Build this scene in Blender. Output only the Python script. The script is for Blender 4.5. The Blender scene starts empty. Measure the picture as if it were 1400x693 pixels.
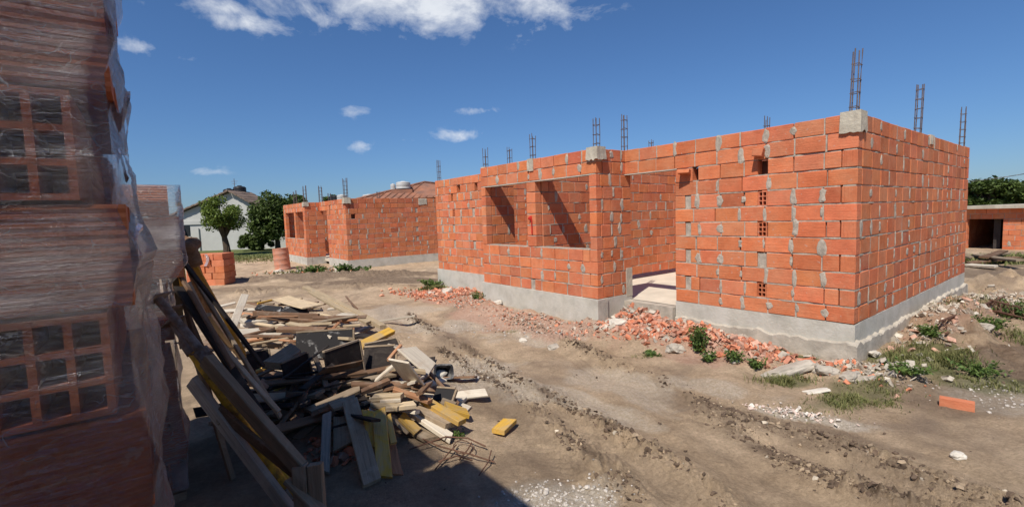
import bpy, math, random
import numpy as np
from mathutils import Vector, Matrix, Euler
random.seed(7); rng = np.random.default_rng(11)
sc = bpy.context.scene
COL = sc.collection
R_ = math.radians
U = random.uniform

# ------------------------------------------------------------------ camera model (used to measure the place)
F, PITCH, ROLL, EYE = 646.7, R_(4.49), R_(-1.86), 1.83
def ray(px, py):
    u0, v0 = px-700, py-346.5
    u = u0*math.cos(ROLL)+v0*math.sin(ROLL); v = -u0*math.sin(ROLL)+v0*math.cos(ROLL)
    c, s = math.cos(PITCH), math.sin(PITCH)
    return Vector((u/F, c-s*v/F, -s-c*v/F))
def spot(px, py, z=0.0, y=None):
    d = ray(px, py)
    k = (y/d.y) if y is not None else (z-EYE)/d.z
    return Vector((0, 0, EYE))+d*k
TH = R_(1.272)
LV = Vector((math.sin(TH-R_(39)), math.cos(TH-R_(39)), 0)); RV = Vector((math.sin(TH+R_(51)), math.cos(TH+R_(51)), 0))
H1 = Vector((3.899, 5.343, 0)); H2 = Vector((-6.357, 18.29, 0))
SUN_AZ, SUN_EL = R_(207.7), R_(53.2)

# ------------------------------------------------------------------ noise
def _hash(ix, iy, seed):
    n = (ix*374761393 + iy*668265263 + seed*974711) & 0x7fffffff
    n = ((n ^ (n >> 13))*1274126177) & 0x7fffffff
    return ((n ^ (n >> 16)) & 0xffff)/65535.0
def vnoise(x, y, seed=0):
    x = np.asarray(x, float); y = np.asarray(y, float)
    ix = np.floor(x).astype(np.int64); iy = np.floor(y).astype(np.int64)
    fx = x-ix; fy = y-iy; fx = fx*fx*fx*(fx*(fx*6-15)+10); fy = fy*fy*fy*(fy*(fy*6-15)+10)
    a = _hash(ix, iy, seed); b = _hash(ix+1, iy, seed); c = _hash(ix, iy+1, seed); d = _hash(ix+1, iy+1, seed)
    return (a*(1-fx)+b*fx)*(1-fy)+(c*(1-fx)+d*fx)*fy-0.5
def fbm(x, y, seed=0, oct=4, lac=2.1):
    s = 0; a = 1.0; f = 1.0
    for o in range(oct):
        s = s+a*vnoise(x*f+o*17.3, y*f-o*9.1, seed+o*31); a *= .5; f *= lac
    return s

# ------------------------------------------------------------------ materials
def newmat(name):
    m = bpy.data.materials.new(name); m.use_nodes = True
    nt = m.node_tree; nt.nodes.clear()
    out = nt.nodes.new('ShaderNodeOutputMaterial'); b = nt.nodes.new('ShaderNodeBsdfPrincipled')
    nt.links.new(b.outputs[0], out.inputs[0])
    return m, nt, b, out
def N(nt, t, **kw):
    n = nt.nodes.new('ShaderNode'+t)
    for k, v in kw.items():
        if k in n.inputs: n.inputs[k].default_value = v
        else: setattr(n, k, v)
    return n
def mixc(nt, fac, a, b, mode='MIX'):
    n = nt.nodes.new('ShaderNodeMix'); n.data_type = 'RGBA'; n.blend_type = mode
    for sock, v in ((n.inputs[0], fac), (n.inputs[6], a), (n.inputs[7], b)):
        if hasattr(v, 'is_linked') or hasattr(v, 'links'): nt.links.new(v, sock)
        else: sock.default_value = v if not isinstance(v, tuple) else (*v[:3], 1)
    return n.outputs[2]
def ramp(nt, src, p0, p1, c0=(0, 0, 0), c1=(1, 1, 1)):
    r = nt.nodes.new('ShaderNodeValToRGB'); r.color_ramp.elements[0].position = p0; r.color_ramp.elements[1].position = p1
    r.color_ramp.elements[0].color = (*c0, 1); r.color_ramp.elements[1].color = (*c1, 1)
    nt.links.new(src, r.inputs[0]); return r.outputs[0]
def coords(nt, scale=(1, 1, 1), kind='Object'):
    t = nt.nodes.new('ShaderNodeTexCoord'); mp = nt.nodes.new('ShaderNodeMapping'); mp.inputs['Scale'].default_value = scale
    nt.links.new(t.outputs[kind], mp.inputs[0]); return mp.outputs[0]
def noise(nt, co, scale, detail=4, rough=.6, dist=0):
    n = N(nt, 'TexNoise', Scale=scale, Detail=detail, Roughness=rough, Distortion=dist); nt.links.new(co, n.inputs['Vector']); return n.outputs[0]
def bump(nt, b, h, dist, strength=1.0):
    n = N(nt, 'Bump', Distance=dist, Strength=strength); nt.links.new(h, n.inputs['Height'])
    prev = b.inputs['Normal']
    if prev.is_linked: nt.links.new(prev.links[0].from_socket, n.inputs['Normal'])
    nt.links.new(n.outputs[0], b.inputs['Normal'])
def attr(nt, name='col'):
    a = nt.nodes.new('ShaderNodeAttribute'); a.attribute_name = name; return a.outputs['Color']

def m_generic(name, base, rough=.8, var=.35, scale=8, bd=.004, bs=30, usecol=False, metal=0, stretch=(1, 1, 1), dirt=None, dirtamt=.5, dscale=3):
    m, nt, b, _ = newmat(name)
    co = coords(nt, stretch)
    src = attr(nt) if usecol else (*base, 1)
    n1 = noise(nt, co, scale, 5)
    lo = tuple(max(0, 1-var) for _ in range(3)); hi = tuple(1+var*.55 for _ in range(3))
    c = mixc(nt, 1.0, src, ramp(nt, n1, .3, .7, lo, hi), 'MULTIPLY')
    if dirt:
        n2 = noise(nt, coords(nt), dscale, 6, .65)
        c = mixc(nt, ramp(nt, n2, .5-.2*dirtamt, .72), c, dirt)
    nt.links.new(c, b.inputs['Base Color']); b.inputs['Roughness'].default_value = rough; b.inputs['Metallic'].default_value = metal
    b.inputs['Specular IOR Level'].default_value = .25
    if bd: bump(nt, b, noise(nt, co, bs, 4), bd)
    return m

def m_brick(name, ribs=None, ribd=.006):
    m, nt, b, _ = newmat(name)
    co = coords(nt)
    c = attr(nt)
    c = mixc(nt, 1.0, c, ramp(nt, noise(nt, co, 5.5, 6, .7), .28, .72, (.78, .74, .72), (1.12, 1.12, 1.12)), 'MULTIPLY')
    c = mixc(nt, 1.0, c, ramp(nt, noise(nt, coords(nt, (1, 1, 14)), 9, 3), .3, .7, (.95, .95, .95), (1.03, 1.03, 1.03)), 'MULTIPLY')
    # mortar film and lime bloom rubbed over the clay
    dust = ramp(nt, noise(nt, co, 2.3, 8, .72, .4), .44, .70)
    f = nt.nodes.new('ShaderNodeMath'); f.operation = 'MULTIPLY'; f.inputs[1].default_value = .5; nt.links.new(dust, f.inputs[0])
    c = mixc(nt, f.outputs[0], c, (.57, .28, .155))
    chips = ramp(nt, noise(nt, co, 26, 3, .5), .66, .72)
    f2 = nt.nodes.new('ShaderNodeMath'); f2.operation = 'MULTIPLY'; f2.inputs[1].default_value = .5; nt.links.new(chips, f2.inputs[0])
    c = mixc(nt, f2.outputs[0], c, (.47, .36, .30))
    nt.links.new(c, b.inputs['Base Color']); b.inputs['Roughness'].default_value = .85
    b.inputs['Specular IOR Level'].default_value = .2
    bump(nt, b, noise(nt, co, 45, 5), .004)
    if ribs:
        w = N(nt, 'TexNoise', Scale=1.0, Detail=2); nt.links.new(coords(nt, ribs), w.inputs['Vector'])
        bump(nt, b, w.outputs[0], ribd)
    return m

MAT = {}
MAT['brick'] = m_brick('clay brick', (4, 4, 60), .0035)
MAT['brick_ribbed'] = m_brick('clay brick with upright scoring', (70, 70, 3), .007)
MAT['mortar'] = m_generic('lime mortar', (.43, .37, .30), .95, .35, 14, .006, 60)
MAT['concrete'] = m_generic('poured concrete', (.55, .50, .40), .9, .25, 3.2, .008, 30, dirt=(.36, .31, .24), dirtamt=.75, dscale=4)
MAT['concrete_dark'] = m_generic('damp concrete', (.50, .47, .40), .9, .24, 3, .006, 30, dirt=(.56, .53, .47), dirtamt=.3, dscale=4)
MAT['slab'] = m_generic('screed floor', (.62, .55, .44), .9, .15, 3, .003, 30)
MAT['steel'] = m_generic('rusty steel', (.16, .085, .055), .75, .4, 20, .002, 90, metal=.3)
MAT['steel_grey'] = m_generic('weathered reinforcement steel', (.17, .13, .12), .6, .35, 20, .002, 90, metal=.5)
MAT['hole'] = m_generic('cell clay darkened for shade', (.16, .06, .035), .95, .3, 8, .003, 30)  # darker than the brick: shade put into the colour of cells and gaps
MAT['cell_shade'] = m_generic('cell clay with painted deep shade', (.025, .012, .009), .95, .3, 8, .003, 30)  # near black, so the cell backs carry painted shade
MAT['stack_brick'] = m_brick('pallet brick')
MAT['shard'] = m_generic('broken clay', (.5, .16, .07), .9, .3, 10, .004, 50, usecol=True)
MAT['stone'] = m_generic('broken concrete', (.44, .39, .32), .9, .3, 6, .008, 25)
MAT['white_stone'] = m_generic('pale stone', (.62, .57, .48), .9, .25, 6, .006, 25)
MAT['roof_tile'] = m_generic('clay roof tile', (.36, .155, .09), .85, .35, 1.2, 0, 8, dirt=(.16, .10, .08), dirtamt=.6, dscale=.9)
MAT['white_wall'] = m_generic('whitewashed wall', (.50, .50, .47), .85, .14, .8, .004, 8, dirt=(.42, .42, .39), dirtamt=.5, dscale=.6)
MAT['dark_wall'] = m_generic('dark painted sheet', (.06, .05, .045), .8)
MAT['tank_black'] = m_generic('black tank plastic', (.02, .02, .022), .45, .3, 3, 0)
MAT['tank_white'] = m_generic('pale tank', (.55, .55, .54), .5, .25, 3, 0, dirt=(.3, .28, .25), dirtamt=.5, dscale=1.5)
MAT['glass'] = m_generic('dark window', (.03, .035, .04), .15, .2, 3, 0)
MAT['drum'] = m_generic('faded orange drum', (.60, .24, .14), .6, .2, 6, 0, dirt=(.42, .26, .2), dirtamt=.5, dscale=5)
MAT['black_plastic'] = m_generic('black plastic', (.03, .03, .033), .5, .3, 6, 0, dirt=(.4, .39, .37), dirtamt=.25, dscale=7)
MAT['bark'] = m_generic('bark', (.09, .065, .045), .95, .4, 6, .01, 20)

MAT['old_tile'] = m_generic('weathered verge tile', (.22, .16, .125), .9, .35, 1.2, 0)
def m_wood(name, base, dirt, amt=.5, var=.4):
    m, nt, b, _ = newmat(name)
    oi = nt.nodes.new('ShaderNodeObjectInfo')
    t = nt.nodes.new('ShaderNodeTexCoord')
    add = nt.nodes.new('ShaderNodeVectorMath'); add.operation = 'ADD'
    sc_ = nt.nodes.new('ShaderNodeMath'); sc_.operation = 'MULTIPLY'; sc_.inputs[1].default_value = 37
    nt.links.new(oi.outputs['Random'], sc_.inputs[0]); nt.links.new(t.outputs['Object'], add.inputs[0]); nt.links.new(sc_.outputs[0], add.inputs[1])
    mp = nt.nodes.new('ShaderNodeMapping'); mp.inputs['Scale'].default_value = (1.6, 30, 30); nt.links.new(add.outputs[0], mp.inputs[0])
    g = noise(nt, mp.outputs[0], 1.6, 6, .65, 1.2)
    c = mixc(nt, 1.0, (*base, 1), ramp(nt, g, .3, .7, (1-var,)*3, (1+var*.4,)*3), 'MULTIPLY')
    d = ramp(nt, noise(nt, add.outputs[0], 5, 7, .7, .6), .62-.3*amt, .8-.15*amt)
    c = mixc(nt, d, c, dirt)
    hs = nt.nodes.new('ShaderNodeHueSaturation')
    mr = N(nt, 'MapRange'); mr.inputs['To Min'].default_value = .72; mr.inputs['To Max'].default_value = 1.18
    nt.links.new(oi.outputs['Random'], mr.inputs[0]); nt.links.new(mr.outputs[0], hs.inputs['Value']); nt.links.new(c, hs.inputs['Color'])
    nt.links.new(hs.outputs[0], b.inputs['Base Color']); b.inputs['Roughness'].default_value = .85; b.inputs['Specular IOR Level'].default_value = .2
    bump(nt, b, g, .004)
    return m
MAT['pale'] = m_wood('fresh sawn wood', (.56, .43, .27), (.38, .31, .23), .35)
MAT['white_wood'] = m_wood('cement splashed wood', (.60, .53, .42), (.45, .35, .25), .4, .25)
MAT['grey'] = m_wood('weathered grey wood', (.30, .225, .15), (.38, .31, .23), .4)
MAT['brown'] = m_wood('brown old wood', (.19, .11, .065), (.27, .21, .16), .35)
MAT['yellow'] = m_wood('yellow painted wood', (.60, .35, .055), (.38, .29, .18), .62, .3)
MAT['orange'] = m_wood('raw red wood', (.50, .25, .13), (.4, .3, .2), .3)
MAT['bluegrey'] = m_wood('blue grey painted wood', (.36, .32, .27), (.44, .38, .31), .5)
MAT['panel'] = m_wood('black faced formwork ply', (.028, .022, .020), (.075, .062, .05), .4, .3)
def m_splash():
    m, nt, b, _ = newmat('formwork ply with dried cement'); co = coords(nt)
    f = ramp(nt, noise(nt, co, 5, 8, .72, .5), .54, .66)
    c = mixc(nt, f, (.022, .020, .020), (.36, .35, .33))
    nt.links.new(c, b.inputs['Base Color']); b.inputs['Roughness'].default_value = .7; b.inputs['Specular IOR Level'].default_value = .2; return m
MAT['splash'] = m_splash()
MAT['prop_yellow'] = m_generic('chipped yellow paint', (.72, .45, .04), .5, .3, 12, .001, 60, dirt=(.14, .08, .05), dirtamt=.35, dscale=16)
MAT['prop_rust'] = m_generic('rusted prop tube', (.15, .09, .06), .75, .4, 12, .001, 60, dirt=(.3, .28, .26), dirtamt=.4, dscale=11)

def m_ground():
    m, nt, b, _ = newmat('building site soil')
    a = nt.nodes.new('ShaderNodeAttribute'); a.attribute_name = 'mask'
    sp = nt.nodes.new('ShaderNodeSeparateColor'); nt.links.new(a.outputs['Color'], sp.inputs[0])
    a2 = nt.nodes.new('ShaderNodeAttribute'); a2.attribute_name = 'mask2'
    sp2 = nt.nodes.new('ShaderNodeSeparateColor'); nt.links.new(a2.outputs['Color'], sp2.inputs[0])
    co = coords(nt)
    big = ramp(nt, noise(nt, co, .55, 5, .6, .6), .32, .68)
    c = mixc(nt, big, (.48, .350, .225), (.68, .52, .355))
    c = mixc(nt, 1.0, c, ramp(nt, noise(nt, co, 3.3, 7, .7, .3), .3, .7, (.72, .71, .70), (1.14, 1.14, 1.15)), 'MULTIPLY')
    c = mixc(nt, 1.0, c, ramp(nt, noise(nt, co, 38, 5, .75), .32, .66, (.72, .71, .70), (1.12, 1.12, 1.12)), 'MULTIPLY')
    damp = ramp(nt, noise(nt, coords(nt, (1.0, .55, 1)), .75, 4, .55, 1.6), .50, .66)
    fd = nt.nodes.new('ShaderNodeMath'); fd.operation = 'MULTIPLY'; fd.inputs[1].default_value = .72; nt.links.new(damp, fd.inputs[0])
    c = mixc(nt, fd.outputs[0], c, (.27, .20, .145))
    pale = mixc(nt, ramp(nt, noise(nt, co, 30, 4, .8), .42, .62), (.50, .42, .32), (.74, .66, .55))
    c = mixc(nt, sp.outputs[1], c, pale)
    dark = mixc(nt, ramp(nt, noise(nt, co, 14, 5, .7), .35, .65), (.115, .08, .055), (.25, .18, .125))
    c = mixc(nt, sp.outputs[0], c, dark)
    dustc = mixc(nt, ramp(nt, noise(nt, co, 22, 5, .75), .4, .6), (.46, .26, .18), (.58, .38, .28))
    c = mixc(nt, sp.outputs[2], c, dustc)
    gr = mixc(nt, ramp(nt, noise(nt, co, 5, 5, .75), .35, .65), (.045, .085, .018), (.10, .135, .035))
    c = mixc(nt, sp2.outputs[0], c, gr)
    # scattered grit
    v = N(nt, 'TexVoronoi', Scale=26.0); nt.links.new(co, v.inputs['Vector'])
    grit = ramp(nt, v.outputs['Distance'], .05, .13, (1, 1, 1), (0, 0, 0))
    gate = ramp(nt, noise(nt, co, 2.5, 4, .7), .48, .62)
    gm = nt.nodes.new('ShaderNodeMath'); gm.operation = 'MULTIPLY'; nt.links.new(grit, gm.inputs[0]); nt.links.new(gate, gm.inputs[1])
    vc = ramp(nt, v.outputs['Color'], .3, .8, (.16, .12, .09), (.50, .45, .38))
    c = mixc(nt, gm.outputs[0], c, vc)
    nt.links.new(c, b.inputs['Base Color']); b.inputs['Roughness'].default_value = .95; b.inputs['Specular IOR Level'].default_value = .15
    bump(nt, b, noise(nt, co, 9, 8, .75), .035)
    bump(nt, b, noise(nt, co, 27, 8, .8), .03)
    bump(nt, b, noise(nt, co, 90, 4, .8), .012)
    return m
MAT['ground'] = m_ground()

def m_leaf(name, c0, c1, trans=.3):
    m, nt, b, out = newmat(name)
    c = mixc(nt, ramp(nt, attr(nt), 0, 1), c0, c1)
    nt.links.new(c, b.inputs['Base Color']); b.inputs['Roughness'].default_value = .6; b.inputs['Specular IOR Level'].default_value = .3
    tr = N(nt, 'BsdfTranslucent'); nt.links.new(c, tr.inputs[0])
    ms = N(nt, 'MixShader', Fac=trans); nt.links.new(b.outputs[0], ms.inputs[1]); nt.links.new(tr.outputs[0], ms.inputs[2]); nt.links.new(ms.outputs[0], out.inputs[0])
    return m
MAT['leaf'] = m_leaf('garden tree leaves', (.055, .085, .016), (.20, .27, .05))
MAT['leaf_dark'] = m_leaf('dark leaves', (.032, .055, .014), (.12, .17, .04))
MAT['weed'] = m_leaf('weed leaves', (.045, .09, .02), (.15, .22, .05))
MAT['blade'] = m_leaf('grass blades', (.09, .12, .03), (.31, .29, .12))

def m_film():
    m, nt, b, out = newmat('stretch wrap film')
    co = coords(nt, (1.0, 1.0, 1.0))
    wr = noise(nt, coords(nt, (1.2, 1.2, 26)), 5, 6, .7, 1.0)
    wr2 = noise(nt, coords(nt, (2, 2, 90)), 3, 4, .6, .8)
    cl = noise(nt, co, 5.5, 5, .6, .5)
    a = ramp(nt, wr, .52, .70); a2 = ramp(nt, cl, .42, .68)
    mx = nt.nodes.new('ShaderNodeMath'); mx.operation = 'MULTIPLY'; nt.links.new(a, mx.inputs[0]); nt.links.new(a2, mx.inputs[1])
    ad = nt.nodes.new('ShaderNodeMath'); ad.operation = 'MULTIPLY_ADD'; ad.inputs[1].default_value = .55; ad.inputs[2].default_value = 0.0; nt.links.new(mx.outputs[0], ad.inputs[0])
    av = nt.nodes.new('ShaderNodeAttribute'); av.attribute_name = 'col'
    dn = N(nt, 'TexNoise', Scale=7.0, Detail=4.0); nt.links.new(coords(nt), dn.inputs['Vector'])
    vm = nt.nodes.new('ShaderNodeVectorMath'); vm.operation = 'MULTIPLY_ADD'; nt.links.new(dn.outputs['Color'], vm.inputs[0]); vm.inputs[1].default_value = (.9, .9, 2.2); nt.links.new(coords(nt, (3, 3, 15)), vm.inputs[2])
    vo = nt.nodes.new('ShaderNodeTexVoronoi'); vo.feature = 'DISTANCE_TO_EDGE'; vo.inputs['Scale'].default_value = 2.6; nt.links.new(vm.outputs[0], vo.inputs['Vector'])
    cr_ = ramp(nt, vo.outputs['Distance'], .0, .035, (1, 1, 1), (0, 0, 0)); cg = ramp(nt, noise(nt, co, 4, 3), .42, .62)
    cm = nt.nodes.new('ShaderNodeMath'); cm.operation = 'MULTIPLY'; nt.links.new(cr_, cm.inputs[0]); nt.links.new(cg, cm.inputs[1])
    sm = nt.nodes.new('ShaderNodeMath'); sm.operation = 'ADD'; sm.use_clamp = True; ad2 = nt.nodes.new('ShaderNodeMath'); ad2.operation = 'MULTIPLY_ADD'; ad2.inputs[1].default_value = .38; nt.links.new(cm.outputs[0], ad2.inputs[0]); nt.links.new(ad.outputs[0], ad2.inputs[2]); nt.links.new(ad2.outputs[0], sm.inputs[0]); nt.links.new(av.outputs['Fac'], sm.inputs[1])
    b.inputs['Base Color'].default_value = (.62, .60, .60, 1); b.inputs['Roughness'].default_value = .35
    bump(nt, b, wr, .01); bump(nt, b, wr2, .004)
    gl = N(nt, 'BsdfGlossy', Roughness=.13); gl.inputs[0].default_value = (.9, .92, .95, 1)
    bn = N(nt, 'Bump', Distance=.012); nt.links.new(wr, bn.inputs['Height'])
    bn2 = N(nt, 'Bump', Distance=.005); nt.links.new(wr2, bn2.inputs['Height']); nt.links.new(bn.outputs[0], bn2.inputs['Normal'])
    nt.links.new(bn2.outputs[0], gl.inputs['Normal'])
    tr = N(nt, 'BsdfTransparent'); tr.inputs[0].default_value = (.95, .94, .94, 1)
    tl = N(nt, 'BsdfTranslucent'); tl.inputs[0].default_value = (.7, .7, .72, 1)
    m0 = N(nt, 'MixShader', Fac=.35); nt.links.new(b.outputs[0], m0.inputs[1]); nt.links.new(tl.outputs[0], m0.inputs[2])
    m1 = N(nt, 'MixShader'); nt.links.new(sm.outputs[0], m1.inputs[0]); nt.links.new(tr.outputs[0], m1.inputs[1]); nt.links.new(m0.outputs[0], m1.inputs[2])
    fr = N(nt, 'Fresnel', IOR=1.4); nt.links.new(bn2.outputs[0], fr.inputs['Normal'])
    fm = nt.nodes.new('ShaderNodeMath'); fm.operation = 'MULTIPLY_ADD'; fm.inputs[1].default_value = 1.0; fm.inputs[2].default_value = -.015; fm.use_clamp = True; nt.links.new(fr.outputs[0], fm.inputs[0])
    m2 = N(nt, 'MixShader'); nt.links.new(fm.outputs[0], m2.inputs[0]); nt.links.new(m1.outputs[0], m2.inputs[1]); nt.links.new(gl.outputs[0], m2.inputs[2])
    nt.links.new(m2.outputs[0], out.inputs[0])
    return m
MAT['film'] = m_film()

# ------------------------------------------------------------------ mesh builder
class MB:
    def __init__(s): s.v = []; s.f = []; s.c = []; s.mi = []
    def add(s, vs, fs, col=(1, 1, 1), mi=0):
        o = len(s.v); s.v.extend([tuple(p) for p in vs]); s.f.extend([tuple(i+o for i in f) for f in fs])
        s.c.extend([col]*len(vs) if not isinstance(col, list) else col); s.mi.extend([mi]*len(fs))
    def build(s, name, mats, parent=None, loc=(0, 0, 0), rot=None, smooth=False):
        me = bpy.data.meshes.new(name); me.from_pydata(s.v, [], s.f)
        if not isinstance(mats, (list, tuple)): mats = [mats]
        for m in mats: me.materials.append(MAT[m] if isinstance(m, str) else m)
        if len(mats) > 1: me.polygons.foreach_set('material_index', s.mi)
        a = me.color_attributes.new('col', 'FLOAT_COLOR', 'POINT')
        arr = np.ones((len(s.v), 4), np.float32); arr[:, :3] = np.array(s.c, np.float32)[:, :3]; a.data.foreach_set('color', arr.ravel())
        if smooth: me.polygons.foreach_set('use_smooth', [True]*len(me.polygons))
        me.update(); o = bpy.data.objects.new(name, me); COL.objects.link(o)
        o.location = loc
        if rot is not None: o.rotation_euler = rot
        if parent: o.parent = parent
        return o
def tag(o, label=None, cat=None, group=None, kind=None):
    if label: o['label'] = label
    if cat: o['category'] = cat
    if group: o['group'] = group
    if kind: o['kind'] = kind
    return o
def empty(name, loc=(0, 0, 0), rz=0, **kw):
    o = bpy.data.objects.new(name, None); COL.objects.link(o); o.location = loc; o.rotation_euler = (0, 0, rz); o.empty_display_size = .2
    return tag(o, **kw)
BOXF = [(0, 3, 2, 1), (4, 5, 6, 7), (0, 1, 5, 4), (1, 2, 6, 5), (2, 3, 7, 6), (3, 0, 4, 7)]
def box(mb, c, ax, ay, az, col=(1, 1, 1), mi=0):
    c, ax, ay, az = map(Vector, (c, ax, ay, az))
    vs = [c+ax*sx+ay*sy+az*sz for sz in (-1, 1) for sx, sy in ((-1, -1), (1, -1), (1, 1), (-1, 1))]
    mb.add(vs, BOXF, col, mi)
# chamfered box template
def _ch():
    vs = []; idx = {}
    for sx in (-1, 1):
        for sy in (-1, 1):
            for sz in (-1, 1):
                for a in range(3): idx[(sx, sy, sz, a)] = len(vs); vs.append((sx, sy, sz, a))   # a = axis that stays at full extent
    fs = []
    q = [(-1, -1), (1, -1), (1, 1), (-1, 1)]
    def K(a, s, p, b=None):
        i = [0, 0, 0]; o = [x for x in range(3) if x != a]; i[a] = s; i[o[0]], i[o[1]] = p; return tuple(i)
    for a in range(3):
        for s in (-1, 1):
            f = [idx[(*K(a, s, p), a)] for p in q]
            flip = (s > 0) == (a != 1)
            fs.append(tuple(f if flip else f[::-1]))
    for a in range(3):
        b, c = [x for x in range(3) if x != a]
        for sb in (-1, 1):
            for sc2 in (-1, 1):
                def kk(sa): i = [0, 0, 0]; i[a] = sa; i[b] = sb; i[c] = sc2; return tuple(i)
                f = [idx[(*kk(-1), b)], idx[(*kk(1), b)], idx[(*kk(1), c)], idx[(*kk(-1), c)]]
                sg = sb*sc2*(1 if a != 1 else -1)
                fs.append(tuple(f[::-1] if sg > 0 else f))
    for sx in (-1, 1):
        for sy in (-1, 1):
            for sz in (-1, 1):
                f = [idx[(sx, sy, sz, a)] for a in range(3)]
                fs.append(tuple(f if sx*sy*sz > 0 else f[::-1]))
    return vs, fs
CHV, CHF = _ch()
def cbox(mb, c, ax, ay, az, ch=.006, col=(1, 1, 1), jit=0, mi=0):
    c, ax, ay, az = map(Vector, (c, ax, ay, az)); A = (ax, ay, az); Ln = [max(v.length, 1e-6) for v in A]
    vs = []
    for sx, sy, sz, a in CHV:
        s = (sx, sy, sz); p = c.copy()
        for k in range(3): p += A[k]*s[k]*(1 if k == a else max(0, 1-ch/Ln[k]))
        if jit: p += Vector((U(-jit, jit), U(-jit, jit), U(-jit, jit)))
        vs.append(p)
    mb.add(vs, CHF, col, mi)
def tube(mb, pts, r, n=8, col=(1, 1, 1), mi=0, cap=True):
    pts = [Vector(p) for p in pts]; rs = r if isinstance(r, (list, tuple)) else [r]*len(pts)
    rings = []
    for i, p in enumerate(pts):
        t = (pts[min(i+1, len(pts)-1)]-pts[max(i-1, 0)]).normalized()
        u = t.cross(Vector((0, 0, 1)));
        if u.length < .05: u = t.cross(Vector((1, 0, 0)))
        u.normalize(); w = t.cross(u)
        rings.append([p+(u*math.cos(2*math.pi*k/n)+w*math.sin(2*math.pi*k/n))*rs[i] for k in range(n)])
    vs = [q for rg in rings for q in rg]; fs = []
    for i in range(len(pts)-1):
        for k in range(n): fs.append((i*n+k, i*n+(k+1) % n, (i+1)*n+(k+1) % n, (i+1)*n+k))
    if cap: fs.append(tuple(range(n))[::-1]); fs.append(tuple((len(pts)-1)*n+k for k in range(n)))
    mb.add(vs, fs, col, mi)
def lathe(mb, prof, n=24, c=(0, 0, 0), col=(1, 1, 1), mi=0):
    vs = []; fs = []; c = Vector(c)
    for r, z in prof:
        for k in range(n): a = 2*math.pi*k/n; vs.append(c+Vector((r*math.cos(a), r*math.sin(a), z)))
    for i in range(len(prof)-1):
        for k in range(n): fs.append((i*n+k, i*n+(k+1) % n, (i+1)*n+(k+1) % n, (i+1)*n+k))
    mb.add(vs, fs, col, mi)
import bmesh
def _ico(sub):
    bm = bmesh.new(); bmesh.ops.create_icosphere(bm, subdivisions=sub, radius=1); bm.verts.ensure_lookup_table()
    v = [x.co.copy() for x in bm.verts]; f = [tuple(q.index for q in fc.verts) for fc in bm.faces]; bm.free(); return v, f
ICO1, ICO2, ICO3 = _ico(1), _ico(2), _ico(3)
from mathutils import noise as mn
def rock(mb, c, sx, sy, sz, rz=0, amp=.3, ico=ICO2, col=(1, 1, 1), flat=True, seed=None, angular=.0):
    seed = U(0, 99) if seed is None else seed
    rot = Euler((U(-.3, .3), U(-.3, .3), rz)).to_matrix(); c = Vector(c); vs = []
    for p in ico[0]:
        q = p.copy()
        if angular:                                   # push towards a rough block
            m = max(abs(q.x), abs(q.y), abs(q.z)); q = q.lerp(q/m*.85, angular)
        q = q*(1+amp*mn.noise(p*1.3+Vector((seed, 0, 0)))+amp*.5*mn.noise(p*3.1+Vector((0, seed, 0))))
        q = Vector((q.x*sx, q.y*sy, q.z*sz)); vs.append(c+rot@q)
    mb.add(vs, ico[1], col)

# ------------------------------------------------------------------ the ground
def polyd(X, Y, pts):
    best = np.full(X.shape, 1e9)
    for a, b in zip(pts[:-1], pts[1:]):
        ax, ay, bx, by = a.x, a.y, b.x, b.y; dx, dy = bx-ax, by-ay; L2 = dx*dx+dy*dy
        t = np.clip(((X-ax)*dx+(Y-ay)*dy)/L2, 0, 1); best = np.minimum(best, np.hypot(X-ax-t*dx, Y-ay-t*dy))
    return best
def pxl(lst): return [spot(x, y) for x, y in lst]
RUTS = [  # crest lines of the churned tyre tracks: (photo pixels, width, height, ragged)
 (pxl([(560, 432), (640, 478), (700, 515), (760, 545), (830, 580), (900, 618), (960, 655), (1010, 700)]), .13, .055),
 (pxl([(600, 480), (670, 520), (730, 560), (790, 610), (850, 660), (880, 700)]), .15, .045),
 (pxl([(700, 440), (800, 480), (880, 510), (960, 545), (1050, 580), (1130, 600), (1200, 625), (1290, 665), (1400, 700)]), .16, .05),
 (pxl([(960, 560), (1040, 600), (1100, 640), (1180, 660), (1260, 690), (1340, 720)]), .17, .06),
 (pxl([(1060, 620), (1140, 655), (1220, 690)]), .13, .05),
 (pxl([(330, 400), (420, 392), (520, 388), (600, 392)]), .35, .07),
 (pxl([(330, 384), (440, 380), (560, 374), (600, 374)]), .3, .06)]
def stw(s, t): return H1+LV*s+RV*t
MOUNDS = [ # centre, radius-x, radius-y, height, angle
 (stw(1.6, -.55), .95, .42, .20, math.atan2(LV.y, LV.x)), (stw(2.8, -.45), .8, .45, .22, math.atan2(LV.y, LV.x)),
 (stw(4.8, -1.15), 1.7, .42, .17, math.atan2(LV.y, LV.x)), (stw(7.6, -.6), 1.3, .5, .16, math.atan2(LV.y, LV.x)),
 (stw(-.45, 3.6), 2.6, .55, .22, math.atan2(RV.y, RV.x)), (spot(1385, 395), 1.0, .7, .28, 0), (spot(1380, 500), .9, .55, .14, .5),
 (spot(1300, 455), 1.2, .6, .12, .6), (stw(-.25, -.35), .5, .35, .10, 0), (spot(450, 378), 3.2, .8, .15, 0),
 (spot(470, 520, .1), 1.6, 2.0, .08, .4), (spot(880, 500), .9, .3, .06, -.7)]
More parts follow.
